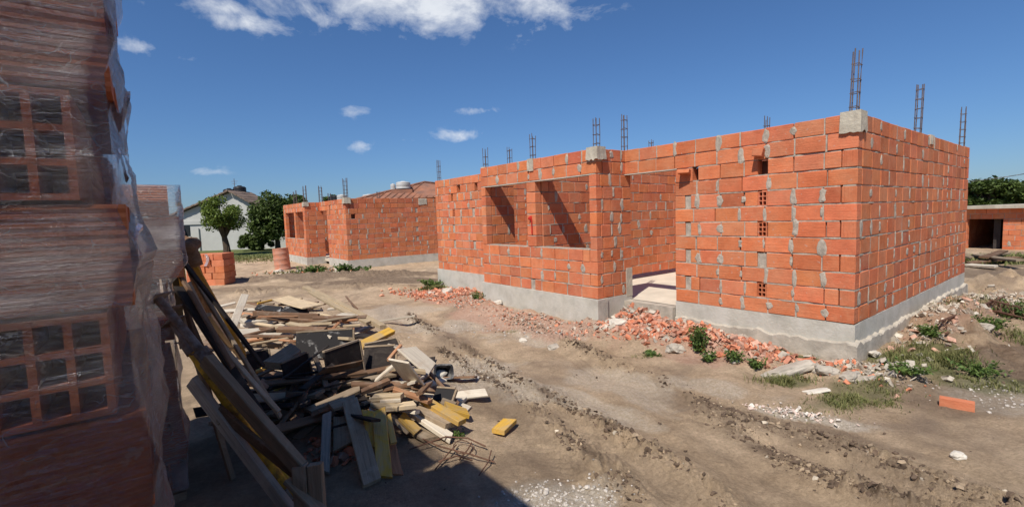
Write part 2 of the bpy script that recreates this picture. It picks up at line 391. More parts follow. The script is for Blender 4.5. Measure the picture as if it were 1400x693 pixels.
def tread(X, Y, pts, w, off):
    out = np.zeros(X.shape); acc = 0.0; best = np.full(X.shape, 1e9)
    for a, b in zip(pts[:-1], pts[1:]):
        dx, dy = b.x-a.x, b.y-a.y; L = math.hypot(dx, dy); t = np.clip(((X-a.x)*dx+(Y-a.y)*dy)/(L*L), 0, 1)
        sd = ((X-a.x)*dy-(Y-a.y)*dx)/L; d = np.hypot(X-a.x-t*dx, Y-a.y-t*dy); m = d < best; best = np.where(m, d, best)
        v = np.sin((acc+t*L+np.abs(sd-off)*.9)*2*math.pi/.085)*np.exp(-((sd-off)/w)**4); out = np.where(m, v, out); acc += L
    return out
def ground_h(X, Y):
    X = np.asarray(X, float); Y = np.asarray(Y, float); r = np.hypot(X, Y)
    near = np.clip(1.3-r/45, 0, 1)
    h = .07*fbm(X*.35, Y*.35, 3, 3)+near*(.030*fbm(X*1.3, Y*1.3, 5, 4)+.014*fbm(X*6, Y*6, 9, 4))
    h = h-.02
    for pts, w, hh in RUTS:
        d = polyd(X, Y, pts); wob = w*(1+.7*vnoise(X*1.7, Y*1.7, 40))
        band = np.exp(-(d/wob)**2); gate = np.clip(.65+1.3*fbm(X*1.1, Y*1.1, 21, 3), 0, 1.3)
        clod = np.abs(fbm(X*11, Y*11, 13, 5))*2.0
        h = h+band*gate*hh*(.25+clod*1.25)-np.exp(-((d-w*1.9)/(w*.9))**2)*hh*.5
    for j, off in ((0, .24), (1, .2), (2, -.26), (3, .25)):
        pts = RUTS[j][0]; h = h+.0075*tread(X, Y, pts, .11, off)*np.clip(.5+2*fbm(X*1.2, Y*1.2, 63, 3), 0, 1)
    for c, rx, ry, hh, an in MOUNDS:
        dx = X-c.x; dy = Y-c.y; a = (dx*math.cos(an)+dy*math.sin(an))/rx; b = (-dx*math.sin(an)+dy*math.cos(an))/ry
        wgt = np.exp(-(a*a+b*b)); h = h+wgt*hh*(1+.9*fbm(X*3.5, Y*3.5, 77, 4))
    # keep the soil below the house slabs
    for o, s1, t1, t0 in ((H1, 9.7, 6.18, .0), (H2, 9.6, 6.18, .0)):
        s = (X-o.x)*LV.x+(Y-o.y)*LV.y; t = (X-o.x)*RV.x+(Y-o.y)*RV.y
        ins = (s > .08) & (s < s1-.08) & (t > .08) & (t < t1)
        h = np.where(ins, np.minimum(h, .0), h)
    return h
def gz(x, y): return float(ground_h(np.array([x]), np.array([y]))[0])
def on(px, py, dz=0): p = spot(px, py); p.z = gz(p.x, p.y)+dz; return p

def build_ground():
    rr = np.concatenate([np.linspace(.0, .9, 5)[1:], .9*np.exp(np.linspace(0, math.log(45/.9), 640))[1:], 45*np.exp(np.linspace(0, math.log(3000/45), 60))[1:]])
    th = np.concatenate([np.linspace(-R_(66), R_(66), 1000), np.linspace(R_(66), R_(294), 90)[1:-1]])
    RR, T = np.meshgrid(rr, th, indexing='ij'); X = RR*np.sin(T); Y = RR*np.cos(T)
    Z = ground_h(X, Y); Z = np.where(RR > 60, -.03, Z)
    nr, nt_ = X.shape
    co = np.stack([X, Y, Z], -1).reshape(-1, 3); co = np.vstack([co, [[0, 0, 0]]])
    i = np.arange(nr-1)[:, None]*nt_; j = np.arange(nt_)[None, :]; j2 = (j+1) % nt_
    q = np.stack([i+j, i+nt_+j, i+nt_+j2, i+j2], -1).reshape(-1, 4)[:, ::-1]
    me = bpy.data.meshes.new('ground'); nq = len(q)
    tri = np.stack([np.full(nt_, len(co)-1), np.arange(nt_), (np.arange(nt_)+1) % nt_], -1)[:, ::-1]
    me.vertices.add(len(co)); me.vertices.foreach_set('co', co.ravel())
    me.loops.add(nq*4+nt_*3); me.loops.foreach_set('vertex_index', np.concatenate([q.ravel(), tri.ravel()]).astype(np.int32))
    me.polygons.add(nq+nt_); me.polygons.foreach_set('loop_start', np.concatenate([np.arange(nq)*4, nq*4+np.arange(nt_)*3]).astype(np.int32))
    me.polygons.foreach_set('use_smooth', np.ones(nq+nt_, bool)); me.update(); me.validate()
    x = co[:, 0]; y = co[:, 1]
    dark = np.zeros(len(x))
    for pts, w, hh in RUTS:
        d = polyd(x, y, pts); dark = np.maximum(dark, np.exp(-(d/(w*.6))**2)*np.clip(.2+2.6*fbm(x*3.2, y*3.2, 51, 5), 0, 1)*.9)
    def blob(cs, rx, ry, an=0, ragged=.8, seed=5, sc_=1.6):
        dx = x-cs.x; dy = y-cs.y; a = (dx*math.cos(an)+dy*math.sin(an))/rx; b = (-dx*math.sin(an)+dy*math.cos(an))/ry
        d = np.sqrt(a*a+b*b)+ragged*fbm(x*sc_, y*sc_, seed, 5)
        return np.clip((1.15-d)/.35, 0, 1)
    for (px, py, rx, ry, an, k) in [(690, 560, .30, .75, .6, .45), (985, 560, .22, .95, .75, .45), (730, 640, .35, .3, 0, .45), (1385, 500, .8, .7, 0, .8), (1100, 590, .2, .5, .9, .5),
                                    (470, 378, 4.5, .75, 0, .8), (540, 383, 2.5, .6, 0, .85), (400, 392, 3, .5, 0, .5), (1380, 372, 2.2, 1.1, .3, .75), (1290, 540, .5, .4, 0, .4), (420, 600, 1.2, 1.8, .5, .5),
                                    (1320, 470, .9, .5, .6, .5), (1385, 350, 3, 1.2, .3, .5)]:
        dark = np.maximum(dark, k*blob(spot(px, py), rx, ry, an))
    pale = np.zeros(len(x))
    for (px, py, rx, ry, an, k) in [(760, 680, .42, .22, .1, .85), (640, 440, 1.1, .7, .6, .55), (745, 455, .8, .6, .6, .5), (660, 510, .5, .8, .6, .55), (790, 545, .2, .7, .7, .5), (1090, 565, .10, .45, 1.0, .9), (840, 520, .3, .8, .7, .45),
                                    (1380, 540, .5, .3, 0, .6), (980, 530, .25, .5, .9, .5), (540, 430, .9, .9, 0, .5)]:
        pale = np.maximum(pale, k*blob(spot(px, py), rx, ry, an, .9, 8, 2.2))
    pale = np.maximum(pale, .75*blob(stw(2.9, -.3), .8, .5, 0, .6, 15))
    dust = np.zeros(len(x))
    for (c, rx, ry, k) in [(stw(1.6, -.7), 1.3, .5, .7), (stw(4.8, -1.4), 1.9, .55, .75), (stw(7.8, -.7), 2.0, .8, .75), (stw(3, -.7), 1.0, .7, .5), (stw(-.4, 3), .5, 2.2, .45)]:
        dust = np.maximum(dust, k*blob(c, rx, ry, math.atan2(LV.y, LV.x), .9, 12))
    grass = np.zeros(len(x))
    for (px, py, rx, ry, an, k) in [(1160, 540, .7, .28, .5, .55), (1265, 500, .55, .4, .5, .7), (1085, 492, .25, .12, 0, .8), (1075, 522, .25, .15, 0, .6), (1370, 355, 2.5, 1.0, .2, .8), (1380, 440, .6, .5, 0, .5), (1360, 530, .5, .25, -.5, .5)]:
        grass = np.maximum(grass, k*blob(spot(px, py), rx, ry, an, .8, 33, 2))
    rr_ = np.hypot(x, y)
    lawn = np.clip((y-24-.25*(x+16)+4*fbm(x*.25, y*.25, 61, 4))/3, 0, 1)*np.clip((-x-2)/3, 0, 1)
    far = np.clip((rr_-42)/15, 0, 1)*np.clip(.75+fbm(x*.08, y*.08, 71, 3), 0, 1)
    grass = np.maximum(grass, np.maximum(lawn*.9, far*.75))
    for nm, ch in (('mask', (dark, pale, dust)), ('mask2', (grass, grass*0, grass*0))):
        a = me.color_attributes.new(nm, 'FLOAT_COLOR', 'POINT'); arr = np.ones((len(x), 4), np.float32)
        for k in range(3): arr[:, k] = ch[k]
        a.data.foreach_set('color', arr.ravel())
    me.materials.append(MAT['ground']); o = bpy.data.objects.new('ground', me); COL.objects.link(o); o['kind'] = 'structure'
build_ground()

# ------------------------------------------------------------------ brick walls
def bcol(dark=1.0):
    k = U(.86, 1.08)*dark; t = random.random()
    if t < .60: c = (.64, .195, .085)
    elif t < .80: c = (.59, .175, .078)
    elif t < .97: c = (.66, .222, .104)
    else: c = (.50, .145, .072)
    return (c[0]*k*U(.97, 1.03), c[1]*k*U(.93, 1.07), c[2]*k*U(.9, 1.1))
def hollow_end(mb, c, ux, uz, un, w, h, nx, nz, rib, depth, col, mi_dark):
    """face of a hollow block: a grid of clay ribs round open cells, centre c on the face, un pointing out"""
    inner = c-un*(depth+.004)
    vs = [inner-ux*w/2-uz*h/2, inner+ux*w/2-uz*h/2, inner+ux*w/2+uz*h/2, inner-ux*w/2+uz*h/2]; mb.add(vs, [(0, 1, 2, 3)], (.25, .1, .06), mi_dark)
    for i in range(nx+1):
        x = -w/2+rib/2+(w-rib)*i/nx; box(mb, c+ux*x-un*depth/2, ux*rib/2, un*depth/2, uz*h/2, col)
    for k in range(nz+1):
        z = -h/2+rib/2+(h-rib)*k/nz; box(mb, c+uz*z-un*(depth/2+.0015), ux*(w/2-.001), un*depth/2, uz*rib/2, col)
def wall(house, org, u, n, L, z0, rows=12, th=.15, opens=(), even=(0, 0), odd=(0, 0), smear=lambda r: .3, mat='brick', holes=(), bond=.5, dark=1.0, gapp=.35, blen=.33, simple=False, label=None, inner_smear=.1):
    """org: outer corner at floor level; u along; n outward normal. holes: (u, row, width, 'dark'|'hollow'|'mortar')"""
    ch = .20; jt = .013
    mb = MB(); mo = MB()
    up = Vector((0, 0, 1))
    for r in range(rows):
        a, b = (even if r % 2 == 0 else odd); x0 = a; x1 = L-b
        spans = [(x0, x1)]
        for (o0, o1, r0, r1) in opens:
            if r0 <= r < r1:
                ns = []
                for s0, s1 in spans:
                    if o1 <= s0 or o0 >= s1: ns.append((s0, s1)); continue
                    if o0 > s0+.01: ns.append((s0, o0))
                    if o1 < s1-.01: ns.append((o1, s1))
                spans = ns
        hs = [h for h in holes if h[1] == r]
        for h in hs:
            ns = []
            for s0, s1 in spans:
                if s0 < h[0]-h[2]/2 and s1 > h[0]+h[2]/2: ns += [(s0, h[0]-h[2]/2), (h[0]+h[2]/2, s1)]
                else: ns.append((s0, s1))
            spans = ns
        zc = z0+r*ch+(ch-jt)/2
        for s0, s1 in spans:
            x = s0; first = True
            while x < s1-.02:
                bl = blen*U(.97, 1.03)
                if first: bl = bl*(bond if r % 2 else 1.0)*U(.85, 1.1) if s1-s0 > .4 else bl
                first = False
                e = min(x+bl, s1)
                if s1-e < .09: e = s1
                g = jt/2 if e < s1 else 0; g0 = jt/2 if x > s0+.001 else 0
                if random.random() < .14: g += U(.003, .012)
                hl = (e-x-g-g0)/2
                if hl > .01:
                    wob = .012*float(vnoise(np.array([x*.9+org.x*2]), np.array([r*.35+org.y]), 8)[0])
                    c = org+u*((x+g0)+hl)-n*(th/2+U(-.003, .004))+up*(zc+wob+U(-.003, .003))
                    ang = U(-.006, .006); uu = (u+up*ang).normalized(); uz = (up-u*ang).normalized()
                    if simple: box(mb, c, uu*hl, n*th/2, uz*(ch-jt)/2, bcol(dark))
                    else: cbox(mb, c, uu*hl, n*(th/2), uz*((ch-jt)/2*U(.97, 1.015)), U(.003, .008), bcol(dark), jit=.0012)
                if e < s1:
                    q = random.random(); up_row = smear(r)
                    for side, pp in ((1, up_row), (-1, inner_smear)):
                        if random.random() < pp:
                            cw = U(.014, .056); hh = U(.045, .12); cx = e+U(-.02, .02); nn = 12; rim = []; base = org+u*cx+up*(zc+U(-.02, .02))-n*(0 if side > 0 else th)
                            for k in range(nn):
                                t = 2*math.pi*k/nn; rr = U(.5, 1.25)
                                sx = abs(math.cos(t))**.8*math.copysign(1, math.cos(t)); sz = abs(math.sin(t))**.6*math.copysign(1, math.sin(t))
                                rim.append((cw*sx*rr, hh*sz*U(.85, 1.1)))
                            vs = [base+u*p+up*q2+n*side*.0005 for p, q2 in rim]+[base+u*p*.62+up*q2*.75+n*side*U(.004, .009) for p, q2 in rim]+[base+n*side*.007]
                            fs = [(k, (k+1) % nn, nn+(k+1) % nn, nn+k) for k in range(nn)]+[(nn+k, nn+(k+1) % nn, 2*nn) for k in range(nn)]
                            mo.add(vs, fs)
                    if q > gapp:
                        rec = U(.002, .010)
                        box(mo, org+u*e-n*th/2+up*zc, u*(jt/2+.004), n*(th/2-rec), up*((ch-jt)/2+.001))
                x = e
            # mortar bed above the course, ragged in depth
            nseg = max(1, int((s1-s0)/.07)); zb = z0+r*ch+ch-jt/2; prev = None
            for k in range(nseg+1):
                xx = s0+.004+(s1-s0-.008)*k/nseg
                rec = max(-.008, .005+.020*float(vnoise(np.array([xx*6+r*7.7+org.x*3]), np.array([r*3.1]), 4)[0])+U(-.002, .002))
                if r > 7: rec += .006
                hz = jt/2*U(.85, 1.5)+.001
                ring = [org+u*xx-n*rec+up*(zb-hz), org+u*xx-n*rec+up*(zb+hz), org+u*xx-n*(th-rec)+up*(zb+hz), org+u*xx-n*(th-rec)+up*(zb-hz)]
                if prev is None: vs = ring; 
                else: vs = vs+ring
                prev = 1
            if r < rows-1:
                fs = [(0, 1, 2, 3)]
                for k in range(nseg):
                    o = k*4
                    for q in range(4): fs.append((o+q, o+4+q, o+4+(q+1) % 4, o+(q+1) % 4))
                fs.append((nseg*4+3, nseg*4+2, nseg*4+1, nseg*4)); mo.add(vs, fs)
            # core
            box(mo, org+u*((s0+s1)/2)-n*th/2+up*zc, u*((s1-s0)/2-.012), n*(th/2-.03), up*((ch-jt)/2-.004))
        for h in hs:
            c = org+u*h[0]-n*.012+up*zc
            if h[3] == 'hollow': hollow_end(mb, c, u, up, n, h[2]*.92, ch-jt, 2, 3, .012, .05, bcol(.9), 1)
            elif h[3] == 'mortar': box(mo, org+u*h[0]-n*(th/2+.006)+up*zc, u*(h[2]/2-.003), n*(th/2-.01), up*((ch-jt)/2))
            else: box(mb, org+u*h[0]-n*(th-.01)+up*zc, u*h[2]/2, n*.008, up*(ch-jt)/2, (.2, .08, .05), 1)  # dark plate at the back of the gap, shade painted in
    w = mb.build('wall', [mat, 'hole'], house)
    if label: w['label'] = label
    mo.build('mortar', 'mortar', w)
    return w
def rebar(house, p, h, sz=.10, lean=(0, 0), mat='steel_grey', r=.0065, label=None):
    mb = MB(); tops = []
    for sx in (-1, 1):
        for sy in (-1, 1):
            k = U(.9, 1.04); b = p+LV*sx*sz/2+RV*sy*sz/2; t = b+Vector((lean[0]+U(-.012, .012), lean[1]+U(-.012, .012), h*k))
            tube(mb, [b-Vector((0, 0, .1)), b.lerp(t, .5)+Vector((U(-.004, .004), U(-.004, .004), 0)), t], r, 6)
    z = .07
    while z < h*.9:
        q = [p+LV*sx*(sz/2+.006)+RV*sy*(sz/2+.006)+Vector((lean[0]*z/h, lean[1]*z/h, z+U(-.012, .012))) for sx, sy in ((-1, -1), (1, -1), (1, 1), (-1, 1), (-1, -1))]
        for a, b in zip(q[:-1], q[1:]): tube(mb, [a, b], .0045, 5)
        z += U(.12, .17)
    o = mb.build('rebar_cage', mat, house)
    return o
def cap(house, p, du, dn, w, d, h, drop):
    """poured concrete lump with a ragged skirt over the top of the wall"""
    mb = MB(); nu, nz = 9, 6
    pts = [(-1, -1), (1, -1), (1, 1), (-1, 1)]
    per = []
    for (a, b) in zip(pts, pts[1:]+pts[:1]):
        for k in range(6): t = k/6; per.append((a[0]+(b[0]-a[0])*t, a[1]+(b[1]-a[1])*t))
    m = len(per); skirt = [drop*U(.35, 1.0) for _ in per]
    vs = []; fs = []
    for iz in range(nz+1):
        for k, (a, b) in enumerate(per):
            zb = -skirt[k]; z = zb+(h-zb)*iz/nz; bl = 1-.06*(iz/nz)+.05*mn.noise(Vector((a*2, b*2, z*9+p.x)))
            vs.append(p+du*a*w/2*bl+dn*b*d/2*bl+Vector((0, 0, z)))
    for iz in range(nz):
        for k in range(m): fs.append((iz*m+k, iz*m+(k+1) % m, (iz+1)*m+(k+1) % m, (iz+1)*m+k))
    vs.append(p+Vector((0, 0, h*1.06))); fs += [(nz*m+k, nz*m+(k+1) % m, len(vs)-1) for k in range(m)]
    mb.add(vs, fs); return mb.build('concrete_cap', 'concrete', house)
def ledge(mb, a, b, n, d, z0, z1, seg=.12, rag=.02, inset=.0):
    """strip of footing from a to b, standing d proud, with a ragged upper edge"""
    u = (b-a); L = u.length; u = u/L; k = max(2, int(L/seg)); vs = []; fs = []
    for i in range(k+1):
        x = L*i/k; dd = d+.012*mn.noise(Vector((x*2.3+a.x, a.y, 1))); zz = z1+rag*mn.noise(Vector((x*5+a.x, a.y*3, 4)))+U(-.3, .3)*rag
        p = a+u*x
        vs += [p-n*.10+Vector((0, 0, z0)), p+n*dd+Vector((0, 0, z0)), p+n*(dd+.004)+Vector((0, 0, z0+(zz-z0)*.6)), p+n*(dd-.006)+Vector((0, 0, zz-.012)), p+n*(dd-.022)+Vector((0, 0, zz+.002)), p-n*.10+Vector((0, 0, zz+.006))]
    for i in range(k):
        for q in range(5): fs.append((i*6+q, (i+1)*6+q, (i+1)*6+q+1, i*6+q+1))
    fs += [(0, 1, 2, 3, 4, 5), tuple(k*6+q for q in (5, 4, 3, 2, 1, 0))]
    mb.add(vs, fs)

def house_one():
    Z = .46
    H = empty('brick_house', H1, 0, label='large unfinished red brick house shell with corner nearest the camera and no roof', cat='house')
    H.location = (0, 0, 0)
    P = lambda s, t: H1+LV*s+RV*t
    lo = lambda r: .75 if r < 8 else (.16 if r < 10 else .07)
    hl = [(1.035, 9, .13, 'dark'), (1.035, 7, .12, 'hollow'), (1.035, 5, .12, 'hollow'), (1.035, 3, .12, 'mortar'), (1.035, 1, .12, 'hollow'), (1.98, 9, .09, 'dark'), (2.1, 7, .10, 'mortar'), (2.1, 5, .09, 'mortar'), (2.1, 3, .09, 'mortar'), (2.1, 1, .10, 'mortar')]
    wall(H, P(0, 0), LV, -RV, 3.25, Z, opens=[(2.31, 3.25, 0, 10)], even=(0, 0), odd=(.163, 0), smear=lo, holes=hl)
    wall(H, P(0, 0), RV, -LV, 6.18, Z, even=(.163, 0), odd=(0, .163), smear=lambda r: .5 if r < 8 else .2, mat='brick_ribbed', dark=.93)
    wall(H, P(3.25, -.709), RV, -LV, .859, Z, even=(.163, 0), odd=(0, 0), smear=lambda r: .8, dark=.95, blen=.24)
    wall(H, P(3.25, -.709), LV, -RV, 3.20, Z, opens=[(.14, 1.47, 4, 10), (1.71, 3.05, 4, 10)], even=(0, 0), odd=(.163, .0), smear=lambda r: .35, holes=[(1.6, 0, .13, 'mortar')])
    wall(H, P(6.45, .05), -RV, LV, .60, Z, even=(0, 0), odd=(0, .0), smear=lambda r: .1)
    wall(H, P(6.46, 0), LV, -RV, 3.24, Z, even=(0, 0), odd=(0, .163), smear=lambda r: .45, holes=[(1.25, 10, .12, 'dark'), (2.05, 10, .16, 'dark'), (2.38, 9, .09, 'dark'), (2.33, 7, .12, 'hollow'), (2.35, 5, .12, 'mortar'), (1.4, 7, .12, 'mortar'), (1.4, 3, .12, 'mortar'), (2.33, 3, .12, 'mortar')])
    wall(H, P(9.7, 6.18), -RV, LV, 6.18, Z, even=(.163, .163), odd=(0, 0), simple=True, smear=lambda r: .2, inner_smear=.3)
    wall(H, P(0, 6.18), LV, RV, 9.7, Z, even=(.163, 0), odd=(0, .163), simple=True, smear=lambda r: .1, inner_smear=.3)
    wall(H, P(4.7, -.55), RV, -LV, 6.55, Z-.0, smear=lambda r: .3, dark=.93)
    wall(H, P(.165, 2.2), LV, -RV, 1.95, Z, simple=True, smear=lambda r: .2)
    # footing
    f = MB()
    box(f, P(1.15, .085)+Vector((0, 0, .32)), LV*1.16, RV*.083, Vector((0, 0, .139)))
    box(f, P(.085, 3.09)+Vector((0, 0, .321)), RV*3.092, LV*.087, Vector((0, 0, .138)))
    box(f, P(4.85, -.62)+Vector((0, 0, .10)), LV*1.63, RV*.12, Vector((0, 0, .358)))
    box(f, P(3.33, -.28)+Vector((0, 0, .10)), RV*.43, LV*.085, Vector((0, 0, .356)))
    box(f, P(8.08, .06)+Vector((0, 0, .10)), LV*1.64, RV*.09, Vector((0, 0, .357)))
    box(f, P(9.62, 3.1)+Vector((0, 0, .24)), LV*.09, RV*3.0, Vector((0, 0, .216)))
    box(f, P(4.85, 6.1)+Vector((0, 0, .24)), LV*4.7, RV*.09, Vector((0, 0, .215)))
    f.build('plinth', 'concrete_dark', H)['label'] = 'grey concrete plinth band under the brickwork'
    g = MB()
    ledge(g, P(-.045, -.045)+LV*0, P(2.3, -.045), -RV, .0, -.25, .225, seg=.05, rag=.055)
    ledge(g, P(-.055, -.05), P(-.055, 6.25), -LV, .0, -.25, .235, seg=.05, rag=.055)
    box(g, P(2.78, .03)+Vector((0, 0, .17)), LV*.46, RV*.10, Vector((0, 0, .19)))
    g.build('footing', 'stone', H)['label'] = 'wider pale footing with a ragged top edge'
    fl = MB(); box(fl, P(4.85, 3.2)+Vector((0, 0, .30)), LV*4.75, RV*3.1, Vector((0, 0, .06))); box(fl, P(4.85, -.15)+Vector((0, 0, .298)), LV*1.5, RV*.4, Vector((0, 0, .06)))
    fl.build('floor_slab', 'slab', H)
    # concrete door jamb, lintel sheets
    j = MB(); box(j, P(3.33, .075)+Vector((0, 0, .66)), LV*.09, RV*.078, Vector((0, 0, .24))); j.build('door_jamb', 'concrete', H)
    l = MB(); box(l, P(2.78, .075)+Vector((0, 0, Z+1.992)), LV*.50, RV*.08, Vector((0, 0, .006)))
    box(l, P(4.85, -.634)+Vector((0, 0, Z+1.990)), LV*1.5, RV*.078, Vector((0, 0, .007))); l.build('lintel_strip', 'concrete_dark', H)
    # half bricks sticking out of the facade
    for (s, z, w_, rt) in ((2.12, Z+1.93, .085, .3), (1.06, Z+2.08, .06, .15)):
        b = MB(); c = P(s, -.055)+Vector((0, 0, z)); e = Euler((U(-.1, .1), rt*.4, rt)).to_matrix()
        cbox(b, c, e@LV*w_, e@RV*.07, e@Vector((0, 0, .03 if w_ > .07 else .05)), .006, bcol(.95), jit=.006); o = b.build('protruding_brick', 'brick', H)
    b = MB(); box(b, P(4.82, -.72)+Vector((0, 0, 1.62)), LV*.012, RV*.006, Vector((0, 0, .13)), (.5, .03, .02)); 
    rock(b, P(4.84, -.725)+Vector((0, 0, 1.78)), .05, .012, .045, col=(.5, .03, .02)); b.build('paint_mark', 'shard', H)['label'] = 'red paint mark on the brick pier between windows'
    T = Z+2.4
    cap(H, P(.075, .085)+Vector((0, 0, T-.17)), LV, RV, .21, .23, .19, .06)
    cap(H, P(3.30, -.64)+Vector((0, 0, T-.16)), LV, RV, .24, .22, .17, .05)
    cap(H, P(4.82, -.64)+Vector((0, 0, T-.2)), LV, RV, .17, .18, .20, .03)
    cap(H, P(6.38, -.60)+Vector((0, 0, T-.12)), LV, RV, .15, .2, .13, .05)
    cap(H, P(.07, 3.25)+Vector((0, 0, T-.12)), RV, LV, .16, .165, .12, .04)
    for (s, t, h, ln) in ((.07, .07, .72, (.03, 0)), (3.3, -.62, .5, (0, 0)), (4.85, -.62, .46, (0, 0)), (6.4, -.6, .42, (0, 0)), (3.33, .10, .62, (0, 0)), (9.6, .08, .56, (0, 0)), (6.40, .04, .46, (0, 0)),
                          (.08, 2.82, .74, (.02, 0)), (.08, 5.95, .76, (.02, 0)), (2.0, 2.27, .54, (0, 0)), (4.77, 2.84, .6, (0, 0)), (9.6, 6.1, .5, (0, 0)), (4.8, 6.1, .5, (0, 0))):
        rebar(H, P(s, t)+Vector((0, 0, T)), h, lean=ln, sz=.068)
house_one()

def house_two():
    Z = .33
    H = empty('brick_house', (0, 0, 0), 0, label='smaller looking unfinished red brick house further back left of the big one', cat='house')
    P = lambda s, t: H2+LV*s+RV*t
    wall(H, P(0, 0), LV, -RV, 3.35, Z, opens=[(2.35, 3.35, 0, 10)], even=(0, 0), odd=(.163, 0), smear=lambda r: .4, holes=[(1.95, 10, .14, 'dark'), (1.95, 9, .1, 'dark'), (1.0, 9, .1, 'dark')])
    wall(H, P(0, 0), RV, -LV, 6.18, Z, even=(.163, 0), odd=(0, .163), smear=lambda r: .3, mat='brick_ribbed', dark=.93, holes=[(.3, 8, .17, 'dark'), (3.0, 5, .12, 'mortar'), (3.0, 3, .12, 'mortar'), (3.0, 7, .12, 'mortar'), (3.0, 9, .12, 'mortar')])
    wall(H, P(3.35, -.64), RV, -LV, .79, Z, even=(.163, 0), odd=(0, 0), smear=lambda r: .5, dark=.95)
    wall(H, P(3.35, -.64), LV, -RV, 3.85, Z, opens=[(.30, 1.62, 4, 10), (1.85, 3.5, 4, 10)], even=(0, 0), odd=(.163, 0), smear=lambda r: .35)
    wall(H, P(7.2, .05), -RV, LV, .53, Z, smear=lambda r: .1)
    wall(H, P(7.21, 0), LV, -RV, 2.5, Z, odd=(0, .163), smear=lambda r: .3)
    wall(H, P(9.71, 6.18), -RV, LV, 6.18, Z, odd=(0, 0), even=(.163, .163), simple=True, smear=lambda r: .1)
    wall(H, P(0, 6.18), LV, RV, 9.71, Z, odd=(0, .163), even=(.163, 0), simple=True, smear=lambda r: .1)
    wall(H, P(4.95, -.48), RV, -LV, 6.4, Z, simple=True, smear=lambda r: .2, dark=.9)
    f = MB()
    box(f, P(1.15, .06)+Vector((0, 0, .16)), LV*1.18, RV*.09, Vector((0, 0, .168)))
    box(f, P(.06, 3.09)+Vector((0, 0, .161)), RV*3.11, LV*.10, Vector((0, 0, .166)))
    box(f, P(5.28, -.56)+Vector((0, 0, .16)), LV*1.96, RV*.11, Vector((0, 0, .167)))
    box(f, P(3.43, -.22)+Vector((0, 0, .16)), RV*.38, LV*.10, Vector((0, 0, .164)))
    box(f, P(8.4, .06)+Vector((0, 0, .16)), LV*1.3, RV*.09, Vector((0, 0, .166)))
    box(f, P(4.85, 6.1)+Vector((0, 0, .16)), LV*4.7, RV*.09, Vector((0, 0, .166)))
    box(f, P(9.64, 3.1)+Vector((0, 0, .16)), LV*.09, RV*3.0, Vector((0, 0, .165)))
    f.build('plinth', 'concrete_dark', H)
    fl = MB(); box(fl, P(4.85, 3.2)+Vector((0, 0, .18)), LV*4.75, RV*3.1, Vector((0, 0, .06))); box(fl, P(5.3, -.15)+Vector((0, 0, .178)), LV*1.8, RV*.38, Vector((0, 0, .06))); fl.build('floor_slab', 'slab', H)
    T = Z+2.4
    cap(H, P(.06, .08)+Vector((0, 0, T-.17)), LV, RV, .25, .27, .19, .06)
    cap(H, P(3.42, -.56)+Vector((0, 0, T-.15)), LV, RV, .22, .22, .15, .05)
    cap(H, P(7.1, -.5)+Vector((0, 0, T-.12)), LV, RV, .2, .22, .13, .05)
    cap(H, P(.07, 3.3)+Vector((0, 0, T-.22)), RV, LV, .4, .175, .20, .1)
    for (s, t, h) in ((.08, .08, .75), (3.42, -.56, .7), (5.1, -.56, .6), (3.42, .1, .7), (7.1, 1.6, .6), (.1, 6.1, .6), (5.0, 3.4, .6)):
        rebar(H, P(s, t)+Vector((0, 0, T)), h, r=.011, sz=.12)
house_two()

